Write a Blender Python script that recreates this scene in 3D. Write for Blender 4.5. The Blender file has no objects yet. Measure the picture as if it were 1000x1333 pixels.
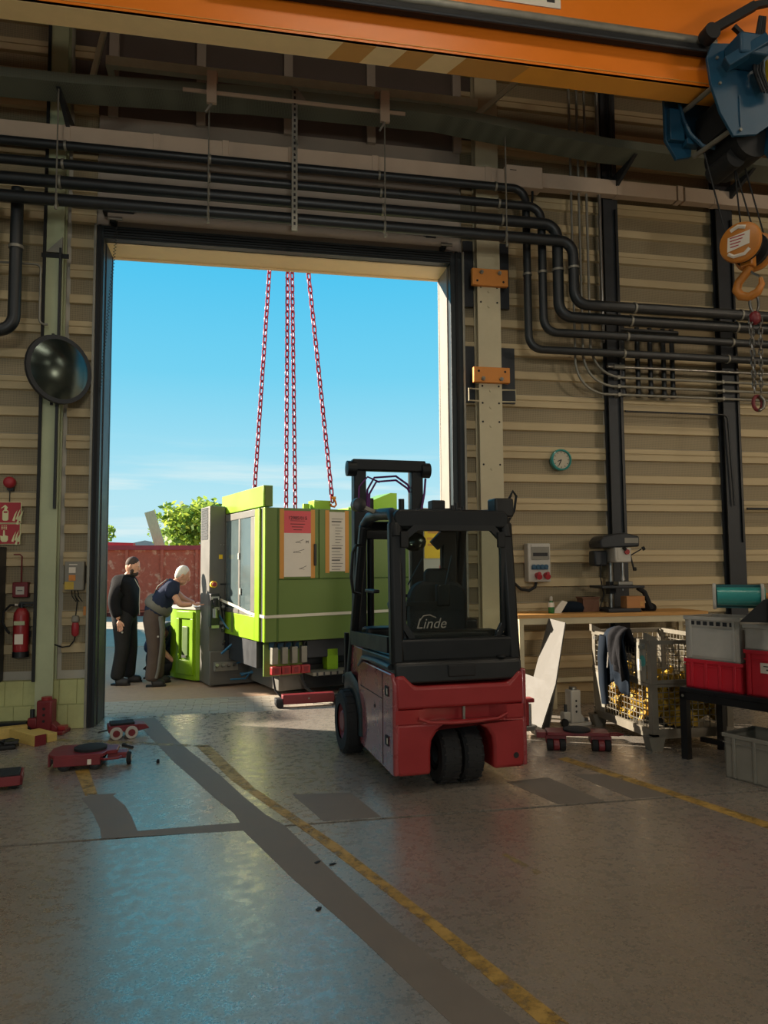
import bpy, bmesh, math, random
from mathutils import Vector, Matrix, Euler
R = math.radians
rnd = random.Random(7)
SC = bpy.context.scene
COL = SC.collection

# ---------------------------------------------------------------- camera
cam = bpy.data.cameras.new('camera'); CAM = bpy.data.objects.new('camera', cam); COL.objects.link(CAM)
cam.sensor_fit = 'VERTICAL'; cam.sensor_height = 36.0; cam.lens = 963.0 / 1333.0 * 36.0; cam.clip_end = 500
_y, _p, _r = R(11.0), R(4.1), R(0.4)
_f = Vector((math.sin(_y) * math.cos(_p), math.cos(_y) * math.cos(_p), math.sin(_p)))
_rt = Vector((math.cos(_y), -math.sin(_y), 0)); _up = _rt.cross(_f)
_rt2 = _rt * math.cos(_r) - _up * math.sin(_r); _up2 = _up * math.cos(_r) + _rt * math.sin(_r)
_m = Matrix((_rt2, _up2, -_f)).transposed().to_4x4(); _m.translation = (1.47, -8.3, 1.65)
CAM.matrix_world = _m
SC.camera = CAM

# ---------------------------------------------------------------- sky, sun, exposure
SC.view_settings.view_transform = 'Standard'; SC.view_settings.look = 'None'
SC.view_settings.exposure = 0.0; SC.view_settings.gamma = 1.0; SC.view_settings.use_curve_mapping = False
W = bpy.data.worlds.new('sky'); SC.world = W; W.use_nodes = True
nt = W.node_tree; nt.nodes.clear()
def N(nt, t, **kw):
    n = nt.nodes.new(t)
    for k, v in kw.items():
        if k in n.inputs: n.inputs[k].default_value = v
        else: setattr(n, k, v)
    return n
def s2l(c): return c / 12.92 if c <= 0.04045 else ((c + 0.055) / 1.055) ** 2.4
def hexc(h):
    h = h.lstrip('#'); return tuple(s2l(int(h[i:i + 2], 16) / 255) for i in (0, 2, 4)) + (1,)
tc = N(nt, 'ShaderNodeTexCoord'); sep = N(nt, 'ShaderNodeSeparateXYZ'); nt.links.new(tc.outputs['Generated'], sep.inputs[0])
rp = N(nt, 'ShaderNodeValToRGB'); nt.links.new(sep.outputs['Z'], rp.inputs[0])
E_ = rp.color_ramp.elements
E_[0].position = 0.0; E_[0].color = hexc('c4e9f2'); E_[1].position = 1.0; E_[1].color = hexc('2f8fd0')
for p_, c_ in ((0.09, 'b6e6f3'), (0.15, '9fdff3'), (0.25, '74d2f2'), (0.38, '4fc5f1')):
    e = rp.color_ramp.elements.new(p_); e.color = hexc(c_)
mp = N(nt, 'ShaderNodeMapping'); mp.inputs['Scale'].default_value = (1.6, 1.6, 22); mp.inputs['Rotation'].default_value = (0.03, -0.05, 0)
nt.links.new(tc.outputs['Generated'], mp.inputs[0])
nz = N(nt, 'ShaderNodeTexNoise', Scale=2.2, Detail=5.0, Roughness=0.55); nt.links.new(mp.outputs[0], nz.inputs[0])
cr = N(nt, 'ShaderNodeValToRGB'); cr.color_ramp.elements[0].position = 0.5; cr.color_ramp.elements[1].position = 0.78
nt.links.new(nz.outputs[0], cr.inputs[0])
lo = N(nt, 'ShaderNodeMapRange'); lo.inputs[1].default_value = 0.17; lo.inputs[2].default_value = 0.1; nt.links.new(sep.outputs['Z'], lo.inputs[0])
mu = N(nt, 'ShaderNodeMath', operation='MULTIPLY'); nt.links.new(cr.outputs[0], mu.inputs[0]); nt.links.new(lo.outputs[0], mu.inputs[1])
mx = N(nt, 'ShaderNodeMixRGB'); mx.inputs[2].default_value = hexc('e9f6f4'); nt.links.new(mu.outputs[0], mx.inputs[0]); nt.links.new(rp.outputs[0], mx.inputs[1])
bg = N(nt, 'ShaderNodeBackground', Strength=1.0); nt.links.new(mx.outputs[0], bg.inputs[0])
wo = N(nt, 'ShaderNodeOutputWorld'); nt.links.new(bg.outputs[0], wo.inputs[0])

def light(name, typ, loc, energy, color=(1, 1, 1), target=None, **kw):
    l = bpy.data.lights.new(name, typ); l.energy = energy; l.color = color
    for k, v in kw.items(): setattr(l, k, v)
    o = bpy.data.objects.new(name, l); COL.objects.link(o); o.location = loc
    if target is not None: o.rotation_euler = Vector(target).to_track_quat('-Z', 'Y').to_euler()
    return o
SUN = light('sun', 'SUN', (-20, 12, 14), 16.0, (1.0, 0.86, 0.68), (1.95, -1.0, -0.9), angle=R(0.55))
FILL_LAMPS = [(-4, -5), (3, -5), (10, -5), (-4, -12), (3, -12), (10, -12)]     # unseen ceiling lamps added as interior fill (fixtures are built below)
for i_, (x_, y_) in enumerate(FILL_LAMPS):
    light('fill_lamp_light', 'AREA', (x_, y_, 8.68), 40 if x_ < 0 else 62, (1.0, 0.93, 0.84) if x_ < 0 else (1.0, 0.86, 0.66), (0, 0, -1), shape='RECTANGLE', size=2.4, size_y=0.8)

FILL_FLOODS = [((-9.0, -10.0, 4.3), (11, 9.8, .6), 62, (0.8, 1.0, 0.95)), ((13.0, -10.0, 4.3), (-7, 9.8, .6), 150, (1.0, 0.83, 0.62)), ((2.0, -21.6, 5.2), (0.1, 20, 0.2), 330, (1.0, 0.93, 0.82))]   # unseen floodlights added to brighten the back wall and girder
for p_, d_, e_, c_ in FILL_FLOODS: light('fill_flood_light', 'AREA', p_, e_, c_, d_, shape='RECTANGLE', size=1.5, size_y=0.9)
# ---------------------------------------------------------------- materials
MAT = {}
def mat(name, col, rough=0.5, metal=0.0, var=0.14, scale=6.0, bump=0.0, bscale=60.0, spec=0.5, col2=None, amt=None, rv=0.12, emit=0, coat=0.0, stretch=None, alpha=None, trans=0.0):
    m = bpy.data.materials.new(name); m.use_nodes = True; nt = m.node_tree; b = nt.nodes['Principled BSDF']
    c = hexc(col) if isinstance(col, str) else tuple(col) + (1,)
    b.inputs['Roughness'].default_value = rough; b.inputs['Metallic'].default_value = metal
    b.inputs['Specular IOR Level'].default_value = spec; b.inputs['Coat Weight'].default_value = coat
    if trans: b.inputs['Transmission Weight'].default_value = trans
    if alpha is not None: b.inputs['Alpha'].default_value = alpha
    tc = N(nt, 'ShaderNodeTexCoord'); src = tc.outputs['Object']
    if stretch:
        mp = N(nt, 'ShaderNodeMapping'); mp.inputs['Scale'].default_value = stretch; nt.links.new(src, mp.inputs[0]); src = mp.outputs[0]
    nz = N(nt, 'ShaderNodeTexNoise', Scale=scale, Detail=6.0, Roughness=0.62); nt.links.new(src, nz.inputs[0])
    mx = N(nt, 'ShaderNodeMixRGB'); nt.links.new(nz.outputs[0], mx.inputs[0])
    if col2:
        rp = N(nt, 'ShaderNodeValToRGB'); a_ = amt or (0.5, 0.62); rp.color_ramp.elements[0].position = a_[0]; rp.color_ramp.elements[1].position = a_[1]
        nt.links.new(nz.outputs[0], rp.inputs[0]); nt.links.new(rp.outputs[0], mx.inputs[0])
        mx.inputs[1].default_value = c; mx.inputs[2].default_value = hexc(col2)
        n2 = N(nt, 'ShaderNodeTexNoise', Scale=scale * 3.1, Detail=4.0); nt.links.new(src, n2.inputs[0])
        mv = N(nt, 'ShaderNodeMixRGB', blend_type='MULTIPLY'); mv.inputs[0].default_value = 1.0
        r2 = N(nt, 'ShaderNodeMapRange'); r2.inputs[3].default_value = 1 - var; r2.inputs[4].default_value = 1 + var
        nt.links.new(n2.outputs[0], r2.inputs[0]); nt.links.new(mx.outputs[0], mv.inputs[1]); nt.links.new(r2.outputs[0], mv.inputs[2])
        nt.links.new(mv.outputs[0], b.inputs['Base Color'])
    else:
        mx.inputs[1].default_value = tuple(max(0, x * (1 - 2 * var)) for x in c[:3]) + (1,)
        mx.inputs[2].default_value = tuple(min(1, x * (1 + 2 * var)) for x in c[:3]) + (1,)
        nt.links.new(mx.outputs[0], b.inputs['Base Color'])
    if rv:
        mr = N(nt, 'ShaderNodeMapRange'); mr.inputs[3].default_value = max(0.03, rough - rv); mr.inputs[4].default_value = min(1, rough + rv)
        nt.links.new(nz.outputs[0], mr.inputs[0]); nt.links.new(mr.outputs[0], b.inputs['Roughness'])
    if bump:
        n3 = N(nt, 'ShaderNodeTexNoise', Scale=bscale, Detail=4.0); nt.links.new(src, n3.inputs[0])
        bp = N(nt, 'ShaderNodeBump', Strength=bump, Distance=0.01); nt.links.new(n3.outputs[0], bp.inputs['Height']); nt.links.new(bp.outputs[0], b.inputs['Normal'])
    if emit:
        b.inputs['Emission Color'].default_value = c; b.inputs['Emission Strength'].default_value = emit
    MAT[name] = m
    return m
mat('black_steel', '15191c', 0.45, 0.3, 0.2); mat('dark_steel', '33363a', 0.5, 0.4, 0.2); mat('steel', '9a9a96', 0.35, 0.9, 0.15); mat('zinc', '87857b', 0.5, 0.5, 0.2)
mat('black_rubber', '15171a', 0.8, 0, 0.2, bump=0.2); mat('black_plastic', '121517', 0.42, 0, 0.15); mat('matte_black', '121416', 0.7, 0, 0.1)
mat('pipe_black', '161c20', 0.42, 0, 0.15, spec=0.6); mat('cream_steel', 'bcb294', 0.5, 0, 0.1, 3.0); mat('green_cream', 'a7ae8c', 0.5, 0, 0.1, 3.0)
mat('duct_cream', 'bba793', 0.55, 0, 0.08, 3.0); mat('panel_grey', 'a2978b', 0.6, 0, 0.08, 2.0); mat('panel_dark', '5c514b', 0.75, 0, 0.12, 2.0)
mat('wall_light', 'bba985', 0.5, 0, 0.08, 1.2, spec=0.3, stretch=(1, 1, 12)); mat('beam_green', 'c6cab4', 0.55, 0, 0.12); mat('frame_dark', '2a3033', 0.42, 0.4, 0.15)
mat('orange', 'e47a18', 0.42, 0, 0.06, 2.0); mat('orange_light', 'eca23c', 0.5, 0, 0.05, 3.0); mat('cream_paint', 'f0d2a0', 0.5, 0, 0.05); mat('bracket_orange', 'cc8234', 0.5, 0, 0.08)
mat('hoist_blue', '13425c', 0.45, 0, 0.1); mat('hook_orange', 'b8742a', 0.4, 0, 0.15); mat('paper', 'd9d0c2', 0.7, 0, 0.04); mat('white_paint', 'b5b1a8', 0.5, 0, 0.05)
mat('red_paint', '8f2024', 0.42, 0, 0.12, 5.0, coat=0.2); mat('dark_red', '701c24', 0.45, 0, 0.18, 9.0); mat('red_bin', 'c82434', 0.4, 0, 0.06); mat('sign_red', 'a32a34', 0.5, 0, 0.05)
mat('lime', '84b012', 0.38, 0, 0.03, 2.0, coat=0.2); mat('lime_shaded', '5f7634', 0.42, 0, 0.04, 2.0); mat('green_dark', '4d6a2a', 0.5, 0, 0.08); mat('machine_grey', '63615c', 0.5, 0.1, 0.08)  # olive front green is the lime paint darkened in colour for shade
mat('tape_brown', 'c98c3c', 0.5, 0, 0.05); mat('sheet_red', 'd4555b', 0.6, 0, 0.05); mat('ink', '2a2a2c', 0.7, 0, 0.02); mat('strap_white', 'cfc9b6', 0.6, 0, 0.05)
mat('bin_grey', 'b3afa6', 0.5, 0, 0.08); mat('teal', '2f8f8a', 0.35, 0, 0.1, coat=0.3); mat('blue_grey', '141d28', 0.8, 0, 0.15, spec=0.12, bump=0.3, bscale=120); mat('navy', '2c3348', 0.85, 0, 0.12, spec=0.12, bump=0.3)
mat('jacket_black', '1d1d20', 0.85, 0, 0.12, spec=0.12, bump=0.3); mat('trouser_black', '2c2c2d', 0.85, 0, 0.15, spec=0.12, bump=0.3); mat('trouser_brown', '574b45', 0.85, 0, 0.15, spec=0.12, bump=0.3); mat('overall_grey', '6f6d66', 0.85, 0, 0.12, spec=0.12, bump=0.3)
mat('skin', 'cf9a80', 0.5, 0, 0.06); mat('hair_dark', '3b2c26', 0.8, 0, 0.1); mat('hair_white', 'd9d3c8', 0.7, 0, 0.1, bump=0.4, bscale=200); mat('shoe', '242224', 0.6, 0, 0.15)
mat('yellow_plastic', 'a07f18', 0.6, 0, 0.12, 12); mat('wood', 'b98a4c', 0.6, 0, 0.2, 5.0, stretch=(1, 8, 8)); mat('pine', 'c9ad62', 0.65, 0, 0.15, 6.0, stretch=(8, 1, 8)); mat('cardboard', 'b07a4a', 0.75, 0, 0.08)
mat('chain_red', 'a2304a', 0.4, 0.2, 0.12); mat('chain_steel', '77746f', 0.35, 0.8, 0.15); mat('hose_purple', '5a2468', 0.45, 0, 0.1); mat('hose_blue', '2f6c92', 0.45, 0, 0.08)
mat('glow_sign', 'd8d8a8', 0.6, 0, 0.03); mat('yellow_sign', 'e8c020', 0.5, 0, 0.03); mat('clock_face', 'b5ad98', 0.5, 0, 0.03); mat('teal_dark', '1f5a60', 0.45, 0, 0.1); mat('socket_red', '9c2530', 0.45, 0, 0.06); mat('socket_blue', '1d4a66', 0.45, 0, 0.06)
mat('bottle_green', '2e6b35', 0.25, 0, 0.1); mat('alu_board', '55534f', 0.55, 0.0, 0.25, 14.0, spec=0.2); mat('cage_grey', '726d62', 0.5, 0.3, 0.15); mat('asphalt', 'a98d74', 0.85, 0, 0.12, 14, bump=0.25, bscale=90); mat('paver', 'a39b8c', 0.8, 0, 0.14, 9, bump=0.2)
mat('block_paint', 'b4b67e', 0.6, 0, 0.1, 7, bump=0.3, bscale=30); mat('yard_ground', 'a89c86', 0.9, 0, 0.15, 3, bump=0.3)
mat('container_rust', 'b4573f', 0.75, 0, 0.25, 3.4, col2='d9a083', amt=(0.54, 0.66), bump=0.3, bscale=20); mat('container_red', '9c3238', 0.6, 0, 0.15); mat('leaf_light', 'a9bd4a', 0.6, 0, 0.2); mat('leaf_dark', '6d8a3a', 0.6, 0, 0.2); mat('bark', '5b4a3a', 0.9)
mat('render_wall', 'b9b4a8', 0.85, 0, 0.06, 3); mat('roof_grey', '8f9296', 0.8); mat('old_board', 'c2b894', 0.8, 0, 0.15, 6, stretch=(6, 6, 1)); mat('hall_wall', '8b8273', 0.8, 0, 0.06); mat('hall_roof', '6a645c', 0.85, 0, 0.06)
mat('lamp_glass', 'fff4e0', 0.4, 0, 0.0, emit=2.0); mat('yellow_box', 'b79a35', 0.5); mat('grey_box', '7d7a70', 0.5); mat('truck_side', '8e3b40', 0.28, 0, 0.12, 4.0, coat=0.5, spec=0.6); mat('wheel_steel', '7a2f33', 0.5)
mat('concrete', '7d7c79', 0.42, 0, 0.1); mat('floor_coat', '736b62', 0.62, 0, 0.12, 5.0, spec=0.4, bump=0.06, bscale=120); mat('seat_vinyl', '23282c', 0.55, 0, 0.1)

mat('door_pane','5d6d70',0.15,0,0.12,6,spec=0.7,trans=0.0,alpha=0.75)
mat('tan_paint','cc9248',0.5,0,0.05); mat('cardboard2','6b4a38',0.75)
mat('jamb_paint','857f76',0.5,0,0.05)
mat('mirror_glass','4a5450',0.22,0.85,0.08)
def glass(name, tint, rough=0.03, mixf=0.25):
    m = bpy.data.materials.new(name); m.use_nodes = True; nt = m.node_tree; nt.nodes.clear()
    o = N(nt, 'ShaderNodeOutputMaterial'); t = N(nt, 'ShaderNodeBsdfTransparent'); t.inputs[0].default_value = hexc(tint)
    g = N(nt, 'ShaderNodeBsdfGlossy', Roughness=rough); fr = N(nt, 'ShaderNodeValue'); fr.outputs[0].default_value = 0.05; x = N(nt, 'ShaderNodeMixShader')
    nt.links.new(fr.outputs[0], x.inputs[0]); nt.links.new(t.outputs[0], x.inputs[1]); nt.links.new(g.outputs[0], x.inputs[2]); nt.links.new(x.outputs[0], o.inputs[0])
    MAT[name] = m
glass('cab_glass', 'e9eeec'); glass('door_glass', 'b8c4c8')

def leafy(name):
    m = MAT[name]; nt = m.node_tree; b = nt.nodes['Principled BSDF']; t = N(nt, 'ShaderNodeBsdfTranslucent'); nt.links.new(b.inputs['Base Color'].links[0].from_socket, t.inputs[0]); x = N(nt, 'ShaderNodeMixShader'); x.inputs[0].default_value = 0.5
    nt.links.new(b.outputs[0], x.inputs[1]); nt.links.new(t.outputs[0], x.inputs[2]); nt.links.new(x.outputs[0], nt.nodes['Material Output'].inputs[0])
leafy('leaf_light'); leafy('leaf_dark')
def worn_paint(name, col, keep):
    m = mat(name, col, 0.55, 0, 0.12, 7.0); nt = m.node_tree; b = nt.nodes['Principled BSDF']
    tc = N(nt, 'ShaderNodeTexCoord'); n = N(nt, 'ShaderNodeTexNoise', Scale=9.0, Detail=8.0, Roughness=0.75); nt.links.new(tc.outputs['Object'], n.inputs[0])
    rp = N(nt, 'ShaderNodeValToRGB'); rp.color_ramp.elements[0].position = keep - 0.1; rp.color_ramp.elements[1].position = keep + 0.12; nt.links.new(n.outputs[0], rp.inputs[0])
    t = N(nt, 'ShaderNodeBsdfTransparent'); x = N(nt, 'ShaderNodeMixShader'); nt.links.new(rp.outputs[0], x.inputs[0]); nt.links.new(b.outputs[0], x.inputs[1]); nt.links.new(t.outputs[0], x.inputs[2])
    nt.links.new(x.outputs[0], nt.nodes['Material Output'].inputs[0])
worn_paint('yellow_line', 'b4924c', 0.54); worn_paint('yellow_faint', 'ac9a68', 0.45)

def concrete_floor():
    m = MAT['concrete']; nt = m.node_tree; b = nt.nodes['Principled BSDF']
    for l in list(nt.links):
        if l.to_node == b: nt.links.remove(l)
    tc = N(nt, 'ShaderNodeTexCoord'); src = tc.outputs['Object']
    def noise(sc, det, ro, stretch=None, rot=0):
        n = N(nt, 'ShaderNodeTexNoise', Scale=sc, Detail=det, Roughness=ro); v = src
        if stretch:
            mp = N(nt, 'ShaderNodeMapping'); mp.inputs['Scale'].default_value = stretch; mp.inputs['Rotation'].default_value = (0, 0, R(rot)); nt.links.new(src, mp.inputs[0]); v = mp.outputs[0]
        nt.links.new(v, n.inputs[0]); return n.outputs[0]
    def ramp(sock, p0, c0, p1, c1):
        r = N(nt, 'ShaderNodeValToRGB'); r.color_ramp.elements[0].position = p0; r.color_ramp.elements[1].position = p1; r.color_ramp.elements[0].color = c0; r.color_ramp.elements[1].color = c1; nt.links.new(sock, r.inputs[0]); return r.outputs[0]
    def mult(a, b_, f):
        m_ = N(nt, 'ShaderNodeMixRGB', blend_type='MULTIPLY'); m_.inputs[0].default_value = f; nt.links.new(a, m_.inputs[1]); nt.links.new(b_, m_.inputs[2]); return m_.outputs[0]
    g = lambda v: (v, v, v, 1)
    big = noise(0.6, 5.0, 0.55); worn = noise(13.0, 9.0, 0.75); fine = noise(75.0, 9.0, 0.8); scr = noise(16.0, 8.0, 0.8, (1.0, 4.0, 1), 10); scr2 = noise(20.0, 8.0, 0.8, (4.0, 1.0, 1), 24)
    c = ramp(big, 0.3, hexc('77726a'), 0.7, hexc('958f87')); c = mult(c, ramp(fine, 0.36, g(.3), 0.52, g(1)), .5); c = mult(c, ramp(scr, 0.34, g(.45), 0.47, g(1)), .4); c = mult(c, ramp(scr2, 0.32, g(.4), 0.44, g(1)), .4)
    nt.links.new(c, b.inputs['Base Color'])
    a1 = N(nt, 'ShaderNodeMath', operation='ADD'); nt.links.new(worn, a1.inputs[0]); nt.links.new(worn, a1.inputs[1])
    rr = N(nt, 'ShaderNodeMapRange'); rr.inputs[1].default_value = 0.75; rr.inputs[2].default_value = 1.25; rr.inputs[3].default_value = 0.4; rr.inputs[4].default_value = 0.2
    nt.links.new(a1.outputs[0], rr.inputs[0]); nt.links.new(rr.outputs[0], b.inputs['Roughness']); b.inputs['IOR'].default_value = 2.7
    sp = N(nt, 'ShaderNodeMapRange'); sp.inputs[1].default_value = 0.38; sp.inputs[2].default_value = 0.55; sp.inputs[3].default_value = 0.5; sp.inputs[4].default_value = 1.0; nt.links.new(fine, sp.inputs[0]); nt.links.new(sp.outputs[0], b.inputs['Specular IOR Level'])
    b.inputs['Specular Tint'].default_value = (1.0, 0.85, 0.7, 1)
    bp = N(nt, 'ShaderNodeBump', Strength=0.03, Distance=0.01); nt.links.new(fine, bp.inputs['Height']); nt.links.new(bp.outputs[0], b.inputs['Normal'])
concrete_floor()

def perforated(name, col, hole, sx, sz):
    """fine perforated sheet: holes far smaller than a pixel give only a woven tint"""
    m = mat(name, col, 0.55, 0.1, 0.08, 2.0); nt = m.node_tree; b = nt.nodes['Principled BSDF']
    tc = N(nt, 'ShaderNodeTexCoord'); mp = N(nt, 'ShaderNodeMapping'); mp.inputs['Scale'].default_value = (sx, sx, sz); nt.links.new(tc.outputs['Object'], mp.inputs[0])
    v = N(nt, 'ShaderNodeTexVoronoi', Scale=1.0); v.inputs['Randomness'].default_value = 0.0; nt.links.new(mp.outputs[0], v.inputs['Vector'])
    rp = N(nt, 'ShaderNodeValToRGB'); rp.color_ramp.elements[0].position = 0.3; rp.color_ramp.elements[1].position = 0.45; nt.links.new(v.outputs['Distance'], rp.inputs[0])
    src = b.inputs['Base Color'].links[0].from_socket
    x = N(nt, 'ShaderNodeMixRGB'); x.inputs[1].default_value = hexc(hole); nt.links.new(rp.outputs[0], x.inputs[0]); nt.links.new(src, x.inputs[2]); nt.links.new(x.outputs[0], b.inputs['Base Color'])
perforated('wall_perforated', '988a6c', '4c4234', 70, 70); perforated('tray_mesh', '70776a', '4c5047', 60, 60)

# ---------------------------------------------------------------- geometry helpers
class B:
    """collects shapes; .obj() links them as one mesh object"""
    def __init__(s): s.v = []; s.f = []; s.m = []
    def add(s, v, f, m=0):
        o = len(s.v); s.v += [tuple(x) for x in v]; s.f += [tuple(i + o for i in q) for q in f]; s.m += [m] * len(f); return s
    def box(s, x0, x1, y0, y1, z0, z1, m=0, rot=None, piv=None):
        v = [Vector((x, y, z)) for z in (z0, z1) for y in (y0, y1) for x in (x0, x1)]
        if rot is not None:
            p = Vector(piv) if piv is not None else Vector(((x0 + x1) / 2, (y0 + y1) / 2, (z0 + z1) / 2)); mt = Euler(rot).to_matrix()
            v = [p + mt @ (a - p) for a in v]
        return s.add(v, [(0, 2, 3, 1), (4, 5, 7, 6), (0, 1, 5, 4), (2, 6, 7, 3), (0, 4, 6, 2), (1, 3, 7, 5)], m)
    def bar(s, a, b, w, h, m=0, up=(0, 0, 1)):
        a, b = Vector(a), Vector(b); d = (b - a).normalized(); u = Vector(up)
        if abs(d.dot(u)) > 0.98: u = Vector((0, 1, 0))
        x = d.cross(u).normalized() * w / 2; y = x.cross(d).normalized() * h / 2
        v = [p + sx * x + sy * y for p in (a, b) for sx, sy in ((-1, -1), (1, -1), (1, 1), (-1, 1))]
        return s.add(v, [(3, 2, 1, 0), (4, 5, 6, 7), (0, 1, 5, 4), (1, 2, 6, 5), (2, 3, 7, 6), (3, 0, 4, 7)], m)
    def cyl(s, a, b, r, r2=None, n=14, m=0, cap=True):
        a, b = Vector(a), Vector(b); r2 = r if r2 is None else r2; d = (b - a).normalized()
        u = Vector((0, 0, 1)) if abs(d.z) < 0.9 else Vector((1, 0, 0)); x = d.cross(u).normalized(); y = d.cross(x)
        v = [p + q * (x * math.cos(2 * math.pi * i / n) + y * math.sin(2 * math.pi * i / n)) for p, q in ((a, r), (b, r2)) for i in range(n)]
        f = [(i, n + i, n + (i + 1) % n, (i + 1) % n) for i in range(n)]
        if cap: f += [tuple(range(n)), tuple(range(2 * n - 1, n - 1, -1))]
        return s.add(v, f, m)
    def tube(s, pts, r, n=8, m=0, closed=False, flat=1.0):
        P = [Vector(p) for p in pts]; k = len(P); v = []; f = []; x = None
        rr = r if isinstance(r, (list, tuple)) else [r] * k
        for i, p in enumerate(P):
            if closed: d = (P[(i + 1) % k] - P[i - 1]).normalized()
            else: d = ((P[min(i + 1, k - 1)] - P[max(i - 1, 0)])).normalized()
            if x is None:
                u = Vector((0, 0, 1)) if abs(d.z) < 0.9 else Vector((1, 0, 0)); x = d.cross(u).normalized()
            else: x = (x - d * x.dot(d)).normalized()
            y = d.cross(x)
            v += [p + rr[i] * (x * math.cos(2 * math.pi * j / n) + y * flat * math.sin(2 * math.pi * j / n)) for j in range(n)]
        for i in range(k if closed else k - 1):
            a, b = i * n, ((i + 1) % k) * n
            f += [(a + j, b + j, b + (j + 1) % n, a + (j + 1) % n) for j in range(n)]
        if not closed: f += [tuple(range(n)), tuple(range(k * n - 1, (k - 1) * n - 1, -1))]
        return s.add(v, f, m)
    def prism(s, poly, ax, lo, hi, m=0):
        """poly in the two other axes (x: (y,z)  y: (x,z)  z: (x,y))"""
        mk = {'x': lambda a, b, t: (t, a, b), 'y': lambda a, b, t: (a, t, b), 'z': lambda a, b, t: (a, b, t)}[ax]; n = len(poly)
        v = [mk(a, b, t) for t in (lo, hi) for a, b in poly]
        f = [(i, (i + 1) % n, n + (i + 1) % n, n + i) for i in range(n)] + [tuple(range(n - 1, -1, -1)), tuple(range(n, 2 * n))]
        return s.add(v, f, m)
    def lathe(s, prof, n=20, c=(0, 0, 0), ax='z', m=0, cap=True):
        mk = {'z': lambda r, a, t: (r * math.cos(a), r * math.sin(a), t), 'y': lambda r, a, t: (r * math.cos(a), t, r * math.sin(a)), 'x': lambda r, a, t: (t, r * math.cos(a), r * math.sin(a))}[ax]; c = Vector(c)
        v = [c + Vector(mk(r, 2 * math.pi * i / n, t)) for r, t in prof for i in range(n)]; k = len(prof)
        f = [(a * n + i, a * n + (i + 1) % n, (a + 1) * n + (i + 1) % n, (a + 1) * n + i) for a in range(k - 1) for i in range(n)]
        if cap: f += [tuple(range(n - 1, -1, -1)), tuple(range((k - 1) * n, k * n))]
        return s.add(v, f, m)
    def ell(s, c, r, n=12, k=8, m=0, rot=None):
        c = Vector(c); mt = Euler(rot).to_matrix() if rot else Matrix.Identity(3); v = []; f = []
        for i in range(1, k):
            t = math.pi * i / k
            v += [c + mt @ Vector((r[0] * math.sin(t) * math.cos(2 * math.pi * j / n), r[1] * math.sin(t) * math.sin(2 * math.pi * j / n), r[2] * math.cos(t))) for j in range(n)]
        v += [c + mt @ Vector((0, 0, r[2])), c + mt @ Vector((0, 0, -r[2]))]; T, L = len(v) - 2, len(v) - 1
        for i in range(k - 2): f += [(i * n + j, (i + 1) * n + j, (i + 1) * n + (j + 1) % n, i * n + (j + 1) % n) for j in range(n)]
        f += [(T, j, (j + 1) % n) for j in range(n)] + [(L, (k - 2) * n + (j + 1) % n, (k - 2) * n + j) for j in range(n)]
        return s.add(v, f, m)
    def mesh(s, name, mats, smooth=35, norm=True):
        me = bpy.data.meshes.new(name); me.from_pydata(s.v, [], s.f)
        for m in ([mats] if isinstance(mats, str) else mats): me.materials.append(MAT[m])
        if any(s.m): me.polygons.foreach_set('material_index', s.m)
        if norm:
            bm = bmesh.new(); bm.from_mesh(me); bmesh.ops.recalc_face_normals(bm, faces=bm.faces); bm.to_mesh(me); bm.free()
        if smooth:
            me.polygons.foreach_set('use_smooth', [True] * len(me.polygons)); me.set_sharp_from_angle(angle=R(smooth))
        return me
    def obj(s, name, mats, parent=None, bevel=0.0, smooth=35, label=None, loc=None, rot=None, seg=2):
        o = bpy.data.objects.new(name, s.mesh(name, mats, smooth)); COL.objects.link(o)
        if parent is not None: o.parent = parent
        if label: o['label'] = label
        if loc is not None: o.location = loc
        if rot is not None: o.rotation_euler = rot
        if bevel:
            b = o.modifiers.new('bevel', 'BEVEL'); b.width = bevel; b.segments = seg; b.limit_method = 'ANGLE'; b.angle_limit = R(40)
        return o
def link(name, me, parent=None, loc=(0, 0, 0), rot=(0, 0, 0), scale=None):
    o = bpy.data.objects.new(name, me); COL.objects.link(o); o.parent = parent; o.location = loc; o.rotation_euler = rot
    if scale: o.scale = scale
    return o
def tag(o, label, cat, group=None, kind=None):
    o['label'] = label; o['category'] = cat
    if group: o['group'] = group
    if kind: o['kind'] = kind
    return o
def thing(name, label, cat, loc=(0, 0, 0), rz=0, group=None):
    o = bpy.data.objects.new(name, None); COL.objects.link(o); o.location = loc; o.rotation_euler = (0, 0, R(rz)); o.empty_display_size = 0.1
    return tag(o, label, cat, group)
def struct(o, label=None):
    o['kind'] = 'structure'
    if label: o['label'] = label
    return o
def arc(c, r, a0, a1, n, pl='xz', y=0):
    out = []
    for i in range(n + 1):
        a = R(a0 + (a1 - a0) * i / n); p, q = c[0] + r * math.cos(a), c[1] + r * math.sin(a)
        out.append({'xz': (p, y, q), 'xy': (p, q, y), 'yz': (y, p, q)}[pl])
    return out
def rrect(x0, x1, y0, y1, r, n=4):
    out = []
    for cx, cy, a in ((x1 - r, y1 - r, 0), (x0 + r, y1 - r, 90), (x0 + r, y0 + r, 180), (x1 - r, y0 + r, 270)):
        out += [(cx + r * math.cos(R(a + 90 * i / n)), cy + r * math.sin(R(a + 90 * i / n))) for i in range(n + 1)]
    return out
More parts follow.
